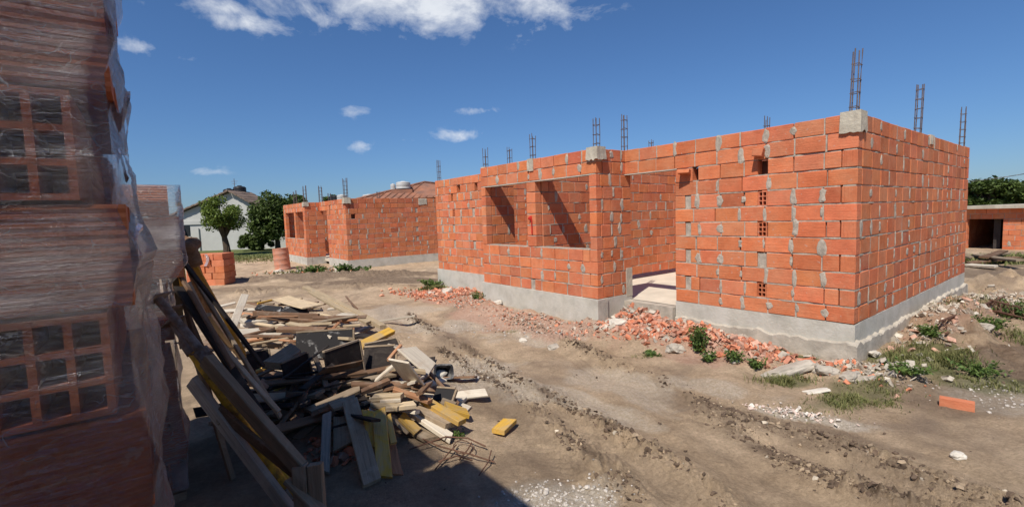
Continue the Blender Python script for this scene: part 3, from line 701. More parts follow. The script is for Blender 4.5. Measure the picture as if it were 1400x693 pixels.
# ------------------------------------------------------------------ brick stacks wrapped in film (left)
def LR(l, r, z=0): return LV*l+RV*r+Vector((0, 0, z))
def ribbed(mb, c, u, n, hw, hd, hh, col, nr=9):
    """brick with the scored long face towards n"""
    up = Vector((0, 0, 1)); vs = []; fs = []
    m = nr*2; 
    for i in range(m+1):
        z = -hh+2*hh*i/m; off = .0012 if i % 2 else -.0012
        if i in (0, m): off = -.004
        for s in (-1, 1): vs.append(c+u*hw*s*(1 if 0 < i < m else .985)+n*(hd+off)+up*z)
    for i in range(m): fs.append((i*2, i*2+1, i*2+3, i*2+2))
    mb.add(vs, fs, col)
    box(mb, c-n*.006, u*hw, n*hd, up*hh, col)
def pallet_stack(l0, l1, r0, r1, zb, zt, label, lh=.2, phase=0, rag=.012, film=True, seed=1, front_only=False, group=None, toprow=None):
    random.seed(seed)
    S = empty('wrapped_brick_stack', LR(l0, r1), 0, label=label, cat='brick stack', group=group or 'wrapped brick stacks in a row')
    inv = -S.location
    up = Vector((0, 0, 1)); mb = MB()
    nl = int(round((zt-zb)/lh))
    W = r1-r0; D = l1-l0
    edge = []
    for k in range(nl):
        z = zb+lh*(k+.5); ends = (k+phase) % 2 == 0          # cell ends towards the front
        dr = (.0 if not ends else -.045)+U(-rag, rag); dl = U(-rag, rag)*.7; edge.append(dr)
        if toprow and k >= nl-toprow[0]: ends = False; dr = U(-.008, .008); 
        rr1 = r1+dr; ll0 = l0+dl
        if toprow and k >= nl-toprow[0]: edge[k] = -toprow[1]+(.0 if k == nl-1 else 0)+.012
        if toprow and k >= nl-toprow[0]: rr1 -= toprow[1]-(.05 if k == nl-1 else 0)*-1
        if ends:
            bw = .165; nb = int(W/bw); x = rr1
            for i in range(nb):
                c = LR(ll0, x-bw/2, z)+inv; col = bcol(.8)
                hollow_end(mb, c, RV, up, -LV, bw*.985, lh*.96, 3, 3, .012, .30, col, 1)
                x -= bw
            # long scored faces on the right side
            y = ll0+.16
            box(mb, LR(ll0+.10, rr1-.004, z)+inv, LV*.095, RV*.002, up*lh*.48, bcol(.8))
            nb = int((l1-y)/.33)
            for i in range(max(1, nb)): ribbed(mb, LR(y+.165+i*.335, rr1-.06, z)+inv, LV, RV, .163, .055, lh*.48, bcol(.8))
        else:
            nb = max(1, int(W/.34)); x = rr1
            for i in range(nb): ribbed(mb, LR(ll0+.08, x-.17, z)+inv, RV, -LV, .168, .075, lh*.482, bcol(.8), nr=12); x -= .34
            y = ll0+.155
            nb = int((l1-y)/.165)
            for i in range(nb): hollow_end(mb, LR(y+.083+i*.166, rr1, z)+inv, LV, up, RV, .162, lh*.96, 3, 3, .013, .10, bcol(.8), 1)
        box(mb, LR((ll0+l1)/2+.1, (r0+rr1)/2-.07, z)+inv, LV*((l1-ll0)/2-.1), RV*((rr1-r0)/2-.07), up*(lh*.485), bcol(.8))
    bobj = mb.build('bricks', ['stack_brick', 'cell_shade'], S)
    # wooden pallet
    p = MB()
    for i in range(7): box(p, LR(l0+.07+(D-.14)*i/6, (r0+r1)/2, zb-.012)+inv, LV*.045, RV*(W/2), up*.009)
    for i in range(3): box(p, LR((l0+l1)/2, r0+.06+(W-.12)*i/2, zb-.061)+inv, LV*(D/2), RV*.045, up*.038)
    p.build('pallet', 'grey', S)
    if film:
        fm = MB(); nz = int((zt-zb)/.022); segs = []
        # path: front face from left to the corner, round it, along the right side
        path = []
        for i in range(29): path.append((l0, r0+(r1-r0)*i/28, 0))
        for i in range(1, 60): path.append((l0+(l1-l0)*i/59, r1, 1))
        m = len(path); cols = []; vs = []
        for iz in range(nz+1):
            z = zb+(zt-zb)*iz/nz
            k = min(nl-1, int((z-zb)/lh)); e = edge[k]; f = (z-zb)/lh-k
            e2 = edge[min(nl-1, k+1)] if f > .5 else edge[max(0, k-1)]; w = abs(f-.5)*1.0; e = max(e*(1-w)+e2*w, -.018)
            for (l, r, sd) in path:
                q = Vector((l*2.2, r*2.2, z*9)); wv = .009*mn.noise(q)+.004*mn.noise(q*3.3)+.0025*mn.noise(Vector((l*4, r*4, z*70)))
                if sd == 0:
                    du = .012+max(e+.03, 0)*0+wv; pp = LR(l-.012-abs(wv)-.004, r+e*max(0, (r-r0)/(r1-r0))**2+.012*(r > r1-.02), z)
                    tight = 0.0
                else:
                    t = (l-l0)/(l1-l0); bul = .016*math.sin(min(1, t*1.5)*math.pi*.6)*(1+1.6*mn.noise(Vector((l*3, 0, z*3.2+seed))))*(1.4 if z < 2 else .5)
                    pp = LR(l-.012*(1-t), r+e+.012+max(.004, bul)+wv*1.6, z); tight = (.34 if not toprow else .5)+.22*mn.noise(Vector((l*7, 3, z*6)))
                cv = max(0, min(1, tight)); 
                boost = .30 if toprow else 0
                if sd == 0: 
                    kk = min(nl-1, int((z-zb)/lh)); hole_row = (kk+phase) % 2 == 0; fz = (z-zb)/lh-kk
                    edg = max(0, 1-(r1-r)/.075)**1.2*(1 if hole_row else .15)*math.sin(math.pi*min(1, max(0, fz)))**.5
                    sn = .5+mn.noise(Vector((r*5, l, z*3)))
                    cv = boost+max(0., .42*edg*(.7+.9*mn.noise(Vector((r*14, 5, z*9))))-.01+.10*mn.noise(Vector((r*2.5, l, z*5.5+.3)))+.40*math.exp(-((z-1.77)/.08)**4)*(.6+1.3*mn.noise(Vector((r*6, 3, z*60))))+.50*math.exp(-((z-2.20)/.09)**4)*(.5+1.3*mn.noise(Vector((r*5, 9, z*45))))+.62*sn*(math.exp(-((z-2.115-.05*mn.noise(Vector((r*4, 0, 0))))/.03)**2)+.8*math.exp(-((z-1.705-.05*mn.noise(Vector((r*4, 7, 0))))/.014)**2)+.3*math.exp(-((z-1.80)/.04)**2)))  # film whiter at the corner fold, plus gloss highlight bands painted in by height
                vs.append(pp+inv); cols.append((cv, cv, cv))
        fs = [(iz*m+i, iz*m+i+1, (iz+1)*m+i+1, (iz+1)*m+i) for iz in range(nz) for i in range(m-1)]
        fm.add(vs, fs, cols)
        # torn ends that flap from the corner
        for j in range(4):
            l = U(l0+.02, l0+.25); z = zb+(zt-zb)*(.62+.36*random.random()); base = LR(l, r1-.005, z)+inv; a = U(.015, .04); hgt = U(.02, .05)
            g = []
            for i in range(6):
                for q in range(4):
                    t = i/5; g.append(base+RV*(a*t*(.7+.3*math.sin(q)))+LV*(.05*math.sin(3*t+j))+up*(hgt*(q/3-.5)*(1-.55*t)+.03*math.sin(5*t+j)+U(-.006, .006)))
            fm.add(g, [(i*4+q, i*4+q+1, i*4+5+q, i*4+4+q) for i in range(5) for q in range(3)], (.5, .5, .5))
        fm.build('film_wrap', 'film', S, smooth=True)
    return S
pallet_stack(1.15, 2.18, -1.06, -.030, .08, 2.68, 'film-wrapped red hollow brick stack filling the left edge, nearest the camera', phase=1, seed=21)
pallet_stack(2.32, 3.35, -1.1, -.085, .10, 2.60, 'film-wrapped brick stack just behind the nearest one, mostly hidden by it', phase=0, seed=22)
pallet_stack(3.75, 4.75, -.9, .11, .10, 2.10, 'lower film-wrapped brick stack at the far end of the row beside leaning props', phase=0, seed=23, toprow=(3, -.07))
pallet_stack(-.42, .66, -1.4, -.30, .08, 3.08, 'tall unseen brick stack added left of the camera to shade its neighbour', phase=0, seed=24, film=False)  # out of view, added to cast shade on the nearest stack
random.seed(99)
b = MB()
for k in range(3):
    p = LR(1.55+.1*k, .10, .09+.19*k); cbox(b, p, LV*.16, RV*.07, Vector((0, 0, .09)), .006, bcol(1.0), jit=.003)
    o = b.build('hollow_brick', 'stack_brick'); b = MB(); tag(o, ['orange brick at the foot of the nearest stack, lowest of three', 'orange brick in the middle of the three beside the nearest stack', 'orange brick on top of the three beside the nearest stack'][k], 'brick', 'bricks beside the nearest stack')

# ------------------------------------------------------------------ timber heap
NB = [0]
def board(a, c, w, th, mat, tilt=0., label=None, cat='board', name='wooden_plank', group='loose boards of the timber heap', warp=.01, rough_end=.3):
    a, c = Vector(a), Vector(c); d = c-a; L = d.length; x = d/L
    y = Vector((0, 0, 1)).cross(x); y = y.normalized() if y.length > .05 else Vector((1, 0, 0)); z = x.cross(y)
    q = Matrix.Rotation(tilt, 3, x); y = q@y; z = q@z
    M = Matrix((x, y, z)).transposed().to_4x4(); M.translation = (a+c)/2
    mb = MB(); n = 7; vs = []; fs = []; e0 = U(-rough_end, rough_end)*w; e1 = U(-rough_end, rough_end)*w; bo = U(-1, 1)*warp*L; tw = U(-.05, .05); ch = min(.004, th*.2)
    for i in range(n+1):
        t = i/n; xx = (t-.5)*L; bend = bo*(1-(2*t-1)**2); k = tw*(t-.5); hw = w/2*(1+U(-.012, .012))
        prof = [(-hw+ch, -th/2), (hw-ch, -th/2), (hw, -th/2+ch), (hw, th/2-ch), (hw-ch, th/2), (-hw+ch, th/2), (-hw, th/2-ch), (-hw, -th/2+ch)]
        for (py, pz) in prof:
            ex = (e0*py/hw if i == 0 else e1*py/hw if i == n else 0)
            vs.append((xx+ex, py*math.cos(k)-pz*math.sin(k), pz*math.cos(k)+py*math.sin(k)+bend))
    for i in range(n):
        for j in range(8): fs.append((i*8+j, i*8+(j+1) % 8, (i+1)*8+(j+1) % 8, (i+1)*8+j))
    fs.append(tuple(range(8))[::-1]); fs.append(tuple(n*8+j for j in range(8)))
    mb.add(vs, fs); o = mb.build(name, mat); o.matrix_world = M
    if label: tag(o, label, cat, group)
    NB[0] += 1
    return o
def PB(x0, y0, z0, x1, y1, z1, w, th, mat, label, tilt=0, **k):
    return board(spot(x0, y0, z0), spot(x1, y1, z1), w, th, mat, tilt, label, **k)
S = [
 (315, 454, .42, 335, 403, .78, .10, .03, 'white_wood', 'pale plank standing up diagonally at the left of the sunlit boards', .5),
 (417, 393, .62, 524, 447, .30, .09, .06, 'pale', 'long pale beam running down the right edge of the far boards', 0),
 (426, 399, .60, 505, 441, .34, .11, .04, 'pale', 'pale board lying tight along the long pale beam', .1),
 (384, 407, .58, 428, 419, .56, .30, .018, 'pale', 'wide pale plywood sheet on the far top of the heap', .06),
 (348, 428, .52, 436, 432, .50, .055, .07, 'brown', 'long brown beam across the sunlit part of the heap', 0),
 (352, 421, .46, 386, 424, .46, .10, .07, 'splash', 'black and white splashed board, left one of two end to end', .7),
 (388, 424, .46, 421, 427, .44, .10, .07, 'splash', 'black and white splashed board, right one of two end to end', .7),
 (330, 440, .42, 368, 436, .42, .22, .05, 'white_wood', 'pale square slab of wood behind the larger grey-white slab', .12),
 (320, 457, .44, 358, 455, .42, .26, .06, 'white_wood', 'large whitish slab catching the sun at the left of the heap', .1),
 (352, 466, .38, 388, 468, .36, .2, .05, 'grey', 'grey slab lying just right of the large whitish slab', .15),
 (360, 459, .42, 398, 458, .40, .09, .05, 'white_wood', 'light board resting on the grey slab', .1),
 (334, 413, .44, 356, 411, .44, .08, .03, 'pale', 'short bright board behind the upright diagonal plank', 0),
 (352, 415, .46, 378, 409, .46, .05, .03, 'yellow', 'thin yellowish batten at the far left top of the heap', 0),
 (378, 418, .47, 412, 408, .48, .05, .03, 'pale', 'thin batten crossing behind the splashed boards', 0),
 (392, 420, .46, 432, 417, .46, .07, .03, 'pale', 'pale strip between the plywood sheet and the splashed boards', 0),
 (448, 423, .42, 472, 420, .42, .09, .03, 'white_wood', 'bright white short board near the top of the long beam', 0),
 (420, 425, .45, 442, 424, .45, .07, .025, 'white_wood', 'small white board right of the splashed pair', 0),
 (464, 430, .40, 488, 433, .38, .12, .03, 'white_wood', 'whitish board under the middle of the long pale beam', .1),
 (450, 446, .42, 492, 444, .40, .08, .03, 'pale', 'pale board under the lower end of the long beam', .1),
 (462, 437, .44, 478, 441, .40, .07, .03, 'orange', 'short pinkish board between two pale ones near the beam', .1),
 (394, 442, .52, 422, 447, .50, .07, .03, 'pale', 'yellowish broken board in the dark middle of the heap', .2),
 (372, 446, .50, 392, 450, .48, .06, .03, 'pale', 'short bright board left of the broken yellowish one', .1),
 (380, 450, .50, 445, 451, .50, .10, .05, 'brown', 'dark brown beam just above the splashed formwork panel', .2),
 (340, 432, .34, 455, 440, .36, .12, .05, 'brown', 'brown board lying under the long brown beam', .2),
 (473, 405, .24, 488, 422, .38, .03, .03, 'brown', 'thin brown stake poking up beyond the long pale beam', 0),
 (494, 472, .42, 535, 452, .48, .10, .06, 'yellow', 'thick olive beam end sticking out towards the house', .5),
 (485, 458, .36, 520, 462, .34, .16, .03, 'panel', 'dark board flat beneath the thick olive beam', 0),
 (556, 476, .54, 590, 505, .38, .25, .02, 'white_wood', 'broad pale board sloping down to the black tub', -.15),
 (539, 472, .44, 562, 483, .46, .13, .02, 'white_wood', 'light board tucked behind the broad sloping one', -.3),
 (514, 520, .38, 545, 494, .55, .06, .025, 'white_wood', 'left pale leg of the upturned V of boards', .2),
 (545, 493, .62, 566, 522, .38, .20, .02, 'white_wood', 'right broad leg of the upturned V of boards', -.15),
 (531, 492, .44, 548, 472, .50, .035, .03, 'orange', 'reddish batten standing behind the V of boards', 0),
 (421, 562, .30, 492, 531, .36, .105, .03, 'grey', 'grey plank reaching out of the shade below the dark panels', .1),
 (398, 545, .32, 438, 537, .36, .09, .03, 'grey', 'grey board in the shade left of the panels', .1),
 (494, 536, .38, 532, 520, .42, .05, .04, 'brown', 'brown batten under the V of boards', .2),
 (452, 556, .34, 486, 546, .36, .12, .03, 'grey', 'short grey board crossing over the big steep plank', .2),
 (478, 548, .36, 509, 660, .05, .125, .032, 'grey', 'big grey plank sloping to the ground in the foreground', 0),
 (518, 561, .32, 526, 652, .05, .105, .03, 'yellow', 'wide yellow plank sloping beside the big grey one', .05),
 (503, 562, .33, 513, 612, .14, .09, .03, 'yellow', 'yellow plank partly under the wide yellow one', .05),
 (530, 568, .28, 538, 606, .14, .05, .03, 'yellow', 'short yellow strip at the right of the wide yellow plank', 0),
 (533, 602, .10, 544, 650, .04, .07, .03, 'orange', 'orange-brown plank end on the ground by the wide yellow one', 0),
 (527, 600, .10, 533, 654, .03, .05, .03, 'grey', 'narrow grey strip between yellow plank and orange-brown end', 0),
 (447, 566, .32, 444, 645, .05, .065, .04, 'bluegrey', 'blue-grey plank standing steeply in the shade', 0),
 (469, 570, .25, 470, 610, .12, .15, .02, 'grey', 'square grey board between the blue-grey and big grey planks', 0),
 (510, 544, .36, 550, 541, .36, .07, .04, 'pale', 'pale block lying on top of the two short pale boards', 0),
 (507, 552, .32, 548, 557, .30, .07, .04, 'pale', 'left of two short pale boards in the sun', 0),
 (530, 557, .30, 567, 553, .30, .09, .04, 'pale', 'right of two short pale boards in the sun', 0),
 (520, 548, .34, 548, 546, .34, .05, .03, 'white_wood', 'small whitish offcut between the short pale boards', 0),
 (538, 532, .36, 588, 549, .28, .05, .035, 'orange', 'orange-brown batten pointing towards the right', .1),
 (536, 523, .34, 552, 526, .34, .05, .04, 'white_wood', 'small white-ended block under the upturned V', 0),
 (560, 524, .34, 584, 531, .30, .06, .03, 'brown', 'brown offcut right of the upturned V', 0),
 (582, 548, .24, 632, 577, .15, .09, .045, 'yellow', 'long yellow-topped beam on the right side of the heap', 0),
 (570, 559, .20, 616, 581, .12, .10, .05, 'grey', 'thick grey board beneath the yellow-topped beam', 0),
 (565, 563, .18, 617, 599, .06, .09, .04, 'white_wood', 'whitish board sloping to the ground at the heap edge', 0),
 (548, 568, .20, 571, 590, .09, .10, .025, 'yellow', 'short yellow board between grey and whitish ones', 0),
 (534, 568, .22, 560, 591, .08, .06, .03, 'grey', 'narrow grey board left of the short yellow one', 0),
 (560, 585, .06, 590, 600, .05, .12, .03, 'grey', 'grey board flat on the ground at the shadow edge', 0),
 (609, 555, .15, 639, 565, .09, .11, .04, 'yellow', 'small yellow block at the right tip of the heap', 0),
 (604, 549, .14, 622, 556, .12, .10, .05, 'grey', 'grey offcut behind the small yellow block', 0),
 (681, 590, .035, 697, 575, .035, .12, .04, 'yellow', 'lone yellow board lying on bare soil away from the heap', 0),
 (588, 510, .32, 627, 552, .10, .03, .03, 'brown', 'long dark stick sloping down past the black tub', 0),
 (300, 440, .35, 330, 436, .38, .10, .03, 'white_wood', 'white board at the far left behind the leaning poles', 0),
 (296, 420, .35, 322, 414, .38, .14, .03, 'white_wood', 'whitish board at the far left edge of the heap', 0),
 (300, 464, .3, 340, 470, .3, .12, .03, 'grey', 'grey board in front of the large whitish slab', .1),
 (372, 500, .5, 404, 478, .56, .16, .08, 'grey', 'grey chunky block left of the splashed panel', .3),
 (350, 508, .3, 372, 498, .34, .04, .03, 'yellow', 'small yellow batten in the shade below the splashed panel', 0),
 (375, 535, .25, 398, 523, .3, .035, .03, 'yellow', 'small yellow stick in deep shade left of the grey planks', 0),
 (340, 480, .36, 400, 484, .40, .14, .03, 'grey', 'grey plank in shade running to the chunky block', .2),
 (310, 500, .2, 420, 520, .3, .12, .03, 'brown', 'long brown plank low in the shade of the heap', .1),
]
for (x0, y0, z0, x1, y1, z1, w, th, m, lb, tl) in S: PB(x0, y0, z0, x1, y1, z1, w, th, m, lb, tl)
# formwork panels
def panel(x0, y0, x1, y1, z, y, hgt, mat, label, lean=.3):
    """panel standing on its lower edge, leaning back; lower edge from pixel 0 to 1 at height z"""
    a, b = spot(x0, y0, z), spot(x1, y1, z); u = (b-a); c = (a+b)/2; w = u.length; u.normalize(); n = Vector((0, 0, 1)).cross(u).normalized()
    upv = (Vector((0, 0, 1))*math.cos(lean)+n*math.sin(lean)).normalized(); nn = u.cross(upv)
    mb = MB(); cbox(mb, c+upv*hgt/2, u*w/2, upv*hgt/2, nn*.012, .003); o = mb.build('formwork_panel', mat)
    tag(o, label, 'panel', 'formwork panels in the heap'); NB[0] += 1
    e = MB(); cbox(e, c+upv*(hgt+.012), u*w/2, upv*.010, nn*.016, .002); cbox(e, c+upv*hgt/2+u*(w/2+.012), u*.010, upv*hgt/2, nn*.016, .002); e.build('edge_batten', 'grey', o)
panel(404, 492, 482, 486, .28, 0, .30, 'splash', 'black formwork panel splashed with cement in the middle of the heap', .35)
panel(450, 528, 497, 508, .28, 0, .32, 'panel', 'plain black formwork panel in front of the splashed one', .15)
panel(395, 540, 428, 522, .22, 0, .30, 'panel', 'black formwork panel in deep shade left of the plain one', .2)
panel(497, 508, 540, 505, .25, 0, .25, 'panel', 'black panel standing under the thick olive beam', .5)
panel(505, 487, 548, 478, .34, 0, .16, 'panel', 'low black panel behind the reddish batten', .9)
panel(591, 547, 617, 549, .14, 0, .13, 'splash', 'small white-splashed panel near the right tip of the heap', 1.0)
panel(343, 520, 372, 512, .2, 0, .28, 'panel', 'black panel half hidden behind the leaning poles', .25)
# hidden and half-hidden boards that carry the heap
FL = {'front': 'dark weathered plank jammed low in the shaded front of the timber heap', 'far': 'brown plank jammed low in the far side of the timber heap', 'mid': 'grey plank wedged under the middle of the timber heap'}
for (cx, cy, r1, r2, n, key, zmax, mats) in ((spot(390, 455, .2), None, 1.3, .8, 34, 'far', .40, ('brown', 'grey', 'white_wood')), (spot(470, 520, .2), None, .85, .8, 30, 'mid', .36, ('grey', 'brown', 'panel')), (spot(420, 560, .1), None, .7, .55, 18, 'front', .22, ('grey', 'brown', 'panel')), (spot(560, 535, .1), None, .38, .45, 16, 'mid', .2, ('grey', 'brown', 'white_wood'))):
    for i in range(n):
        q = Vector((random.gauss(0, .45)*r1, random.gauss(0, .45)*r2, 0)); k = 1-min(1, math.hypot(q.x/r1, q.y/r2))
        p = Vector((cx.x, cx.y, 0))+q; z = .04+zmax*k*U(.3, 1); an = U(0, math.pi); L = U(.4, 1.2); dz = U(-.12, .12)
        d = Vector((math.cos(an), math.sin(an), 0))*L/2; z = max(z, abs(dz)/2+.04)
        board(p-d+Vector((0, 0, z-dz/2)), p+d+Vector((0, 0, z+dz/2)), U(.07, .14), U(.02, .035), random.choice(mats), U(-.3, .3), FL[key], group='planks buried low in the timber heap, '+key)
for i in range(34):
    px, py = U(318, 470), U(412, 470); a = spot(px, py, U(.38, .52)); an = random.gauss(.1, .7); L = U(.2, .75); d = Vector((math.cos(an), math.sin(an), U(-.12, .12)))*L/2
    board(a-d, a+d, U(.03, .09), U(.015, .035), random.choice(('pale', 'white_wood', 'pale', 'orange', 'grey', 'brown')), U(-.4, .4), 'short sunlit batten lying among the pale boards at the far side of the heap', group='short battens on the far side of the heap')
for i in range(28):
    px, py = U(345, 500), U(500, 580); k = U(.9, 1.15)*(.52-(py-465)*.0026); a = spot(px, py, k); an = U(0, 3.14); L = U(.3, 1.0); d = Vector((math.cos(an), math.sin(an), U(-.25, .25)))*L/2
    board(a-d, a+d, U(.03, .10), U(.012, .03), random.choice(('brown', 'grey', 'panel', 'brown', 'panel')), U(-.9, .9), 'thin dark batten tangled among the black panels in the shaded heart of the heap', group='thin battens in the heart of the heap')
for i in range(14):
    px, py = U(500, 585), U(505, 575); a = spot(px, py, .44-(py-505)*.0035); an = U(0, 3.14); L = U(.15, .45); d = Vector((math.cos(an), math.sin(an), U(-.12, .12)))*L/2
    board(a-d, a+d, U(.03, .08), U(.015, .035), random.choice(('pale', 'white_wood', 'brown', 'grey', 'brown')), U(-.4, .4), 'small offcut tossed on the right side of the heap near the V of boards', group='offcuts on the right side of the heap')
# black tub
def tub():
    p = spot(604, 510, .12); o = empty('plastic_tub', p, .3, label='black plastic tub with white residue tipped over at the heap edge', cat='tub'); o.rotation_euler = (R_(62), R_(8), R_(28))
    mb = MB(); pr = []
    for (w, h, z) in ((.08, .06, -.07), (.10, .075, .07), (.112, .087, .07), (.112, .087, .078), (.094, .069, .078), (.074, .054, -.06)):
        vs = [];
        for k in range(24):
            a = 2*math.pi*k/24; ca, sa = math.cos(a), math.sin(a); vs.append(Vector((w*abs(ca)**.45*math.copysign(1, ca), h*abs(sa)**.45*math.copysign(1, sa), z)))
        pr.append(vs)
    V = [v for r in pr for v in r]; Fc = [(i*24+k, i*24+(k+1) % 24, (i+1)*24+(k+1) % 24, (i+1)*24+k) for i in range(5) for k in range(24)]+[tuple(range(24))[::-1], tuple(5*24+k for k in range(24))]
    mb.add(V, Fc); mb.build('tub_shell', 'black_plastic', o)
    m2 = MB(); rock(m2, (0, .0, -.02), .07, .045, .03); m2.build('dried_cement', 'white_stone', o)
tub()

# ------------------------------------------------------------------ props and trestle leaning by the stacks
def prop(p0, p1, r=.03, label='', cut=.55, flip=False):
    p0, p1 = Vector(p0), Vector(p1); o = empty('steel_prop', p1, 0, label=label, cat='prop', group='yellow adjustable steel props leaning by the brick stacks'); i = -p1
    mid = p0.lerp(p1, cut); a = MB(); tube(a, [mid+i, p1+i], r, 12); a.build('outer_tube', 'prop_yellow', o)
    b = MB(); tube(b, [p0+i, p0.lerp(p1, cut+.08)+i], r*.78, 12); b.build('inner_tube', 'prop_rust', o)
    c = MB(); tube(c, [mid.lerp(p0, .05)+i, mid.lerp(p1, .08)+i], r*1.3, 12); tube(c, [mid+Vector((.07, 0, .01))+i, mid-Vector((.07, 0, .01))+i], .006, 6); c.build('collar', 'prop_rust', o)
    d = (p1-p0).normalized(); x = d.cross(Vector((0, 0, 1))).normalized(); y = d.cross(x)
    for q in (p0, p1):
        e = MB(); box(e, q+i, x*.055, y*.055, d*.004); e.build('end_plate', 'prop_rust', o)
prop(spot(216, 408, y=2.85), spot(418, 655, y=2.75), .034, 'rusty-topped steel prop lying highest in the leaning bundle', .30)
prop(spot(236, 440, y=2.95), spot(392, 668, y=2.78), .032, 'yellow steel prop lying lowest in the leaning bundle', .12)
prop(spot(232, 425, y=3.05), spot(408, 676, y=2.9), .030, 'brown and yellow steel prop in the middle of the leaning bundle', .45)
def trestle():
    P1, P2 = spot(283, 492, y=2.75), spot(411, 640, y=2.58)
    o = empty('wooden_trestle', Vector((P2.x, P2.y, 0)), 0, label='weathered wooden trestle frame with paired end posts in the left foreground', cat='trestle'); i = -Vector((P2.x, P2.y, 0))
    def bd(a, b, w, t, nm, mat='grey', tilt=0):
        q = board(Vector(a), Vector(b), w, t, mat, tilt, name=nm); q.parent = o; q.matrix_parent_inverse = Matrix.Translation(i)
    bd(P1, P2, .05, .10, 'top_rail', 'grey', .15)
    Q1, Q2 = spot(262, 520, y=2.85), spot(398, 700, y=2.65)
    bd(Q1, Q2, .04, .09, 'lower_rail', 'bluegrey', .1)
    for x, mt in ((409, 'grey'), (430, 'grey')):
        t = spot(x, 636 if x < 420 else 634, y=2.56); bd(t, Vector((t.x+.01, t.y, -.02)), .08, .045, 'post', mt, 0)
    bd(spot(300, 560, y=2.8), spot(420, 660, y=2.62), .03, .06, 'brace', 'brown')
    bd(spot(395, 655, y=2.57), spot(440, 700, y=2.5), .07, .03, 'brace', 'grey')
trestle()
for (x0, y0, d0, x1, y1, z1, w, th, m, lb, nm) in [
    (257, 346, 3.95, 351, 512, 0.02, .038, .025, 'yellow', 'long mustard batten leaning out to the right past the dark bundle', 'leaning_batten'),
    (244, 345, 3.9, 264, 470, .35, .05, .04, 'yellow', 'upright yellow-green plank at the left of the leaning bundle', 'leaning_batten'),
    (250, 340, 3.95, 300, 480, .25, .05, .05, 'brown', 'dark brown leaning beam right of the upright yellow-green plank', 'leaning_batten'),
    (262, 350, 4.0, 318, 500, .10, .06, .04, 'brown', 'thin dark leaning beam just inside the long mustard batten', 'leaning_batten'),
    (236, 338, 3.85, 250, 475, .3, .07, .03, 'panel', 'black board upright behind the yellow-green plank', 'leaning_batten'),
    (229, 375, 3.8, 244, 450, .5, .04, .03, 'yellow', 'thin yellow stick beside the far brick stack', 'leaning_batten'),
    (222, 370, 3.8, 236, 452, .5, .03, .03, 'brown', 'thin brown stick beside the far brick stack', 'leaning_batten'),
    (285, 430, 3.9, 330, 490, .15, .045, .03, 'pale', 'pale batten leaning low under the long mustard one', 'leaning_batten')]:
    board(spot(x0, y0, y=d0), spot(x1, y1, z1), w, th, m, U(-.2, .2), lb, name=nm, group='battens leaning against the far brick stack')
random.seed(61)
for i in range(11):
    x0 = U(226, 262); y0 = U(345, 440); x1 = x0+U(40, 130); y1 = y0+U(110, 190); d0 = U(3.0, 3.7); d1 = d0-U(.0, .35); q = spot(x1, y1, y=d1); p0 = spot(x0, y0, y=d0)
    if q.z > .03: q = p0+(q-p0)*min(1.2, (p0.z-.03)/max(.2, p0.z-q.z))
    q.z = max(q.z, .03)
    board(p0, q, U(.025, .05), U(.018, .03), random.choice(('brown', 'brown', 'panel', 'grey')), U(-.5, .5), 'thin brownish stick in the thick of the bundle leaning between stacks and trestle', name='leaning_batten', group='thin sticks in the thick of the leaning bundle')
def sheetbag():
    mb = MB(); c = spot(246, 345, y=4.0); g = []
    rock(mb, c, .16, .14, .13, amp=.5, ico=ICO3); o = mb.build('sack', 'brown', smooth=True); tag(o, 'crumpled brown sack draped on top of the leaning battens', 'sack')
sheetbag()

# ------------------------------------------------------------------ rusty bars
def tangle():
    mb = MB(); random.seed(5)
    def L(pts, r=.006): tube(mb, [on(x, y, .012+dz) for x, y, dz in pts], r, 6)
    L([(575, 612, .02), (640, 612, .05), (700, 617, .04), (742, 617, .03)] if False else [(560, 622, .02), (610, 612, .06), (640, 611, .05), (664, 617, .03)])
    L([(562, 600, .02), (600, 622, .05), (645, 632, .04), (676, 637, .01)])
    L([(595, 645, .0), (612, 630, .03), (624, 618, .03)]); L([(628, 634, .01), (640, 622, .03), (645, 613, .03)])
    L([(600, 638, .02), (625, 632, .03), (646, 638, .02)]); L([(556, 594, .06), (585, 586, .05), (603, 578, .04)], .005)
    L([(655, 655, 0), (668, 640, .03), (672, 626, .05)], .005)
    a = [on(634+14*math.cos(t), 622+9*math.sin(t), .05) for t in [k*.5 for k in range(14)]]; tube(mb, a, .004, 5)
    o = mb.build('rebar_offcut', 'steel'); tag(o, 'tangle of bent rusty bars on the ground at the shadow edge', 'scrap steel')
tangle()
def truss(a, b, label, h=.14):
    a, b = Vector(a), Vector(b); o = empty('lattice_beam', a, 0, label=label, cat='steel beam', group='rusty lattice beams lying by the right wall'); u = (b-a); L = u.length; u.normalize(); n = Vector((-u.y, u.x, 0)).normalized(); up = Vector((0, 0, 1)); i = -a
    c = MB()
    for s in (-1, 1): tube(c, [a+n*s*h/2+up*.03+i, b+n*s*h/2+up*.03+i], .014, 6)
    tube(c, [a+up*(.03+h)+i, b+up*(.03+h)+i], .014, 6); c.build('chord', 'steel', o)
    w = MB(); k = int(L/.1)
    for j in range(k):
        p = a+u*L*j/k+i; q = a+u*L*(j+1)/k+i; s = -1 if j % 2 else 1
        tube(w, [p+n*s*h/2+up*.03, q-n*s*h/2+up*.03], .006, 5); tube(w, [p+n*s*h/2+up*.03, (p+q)/2+up*(.03+h)], .006, 5); tube(w, [(p+q)/2+up*(.03+h), q-n*s*h/2+up*.03], .006, 5)
    w.build('lacing', 'steel', o)
truss(on(1283, 474), on(1372, 436), 'rusty lattice beam with its near end in the grass by the right wall')
truss(on(1352, 452), on(1420, 448), 'rusty lattice beam lying further right, nearly hidden by weeds')

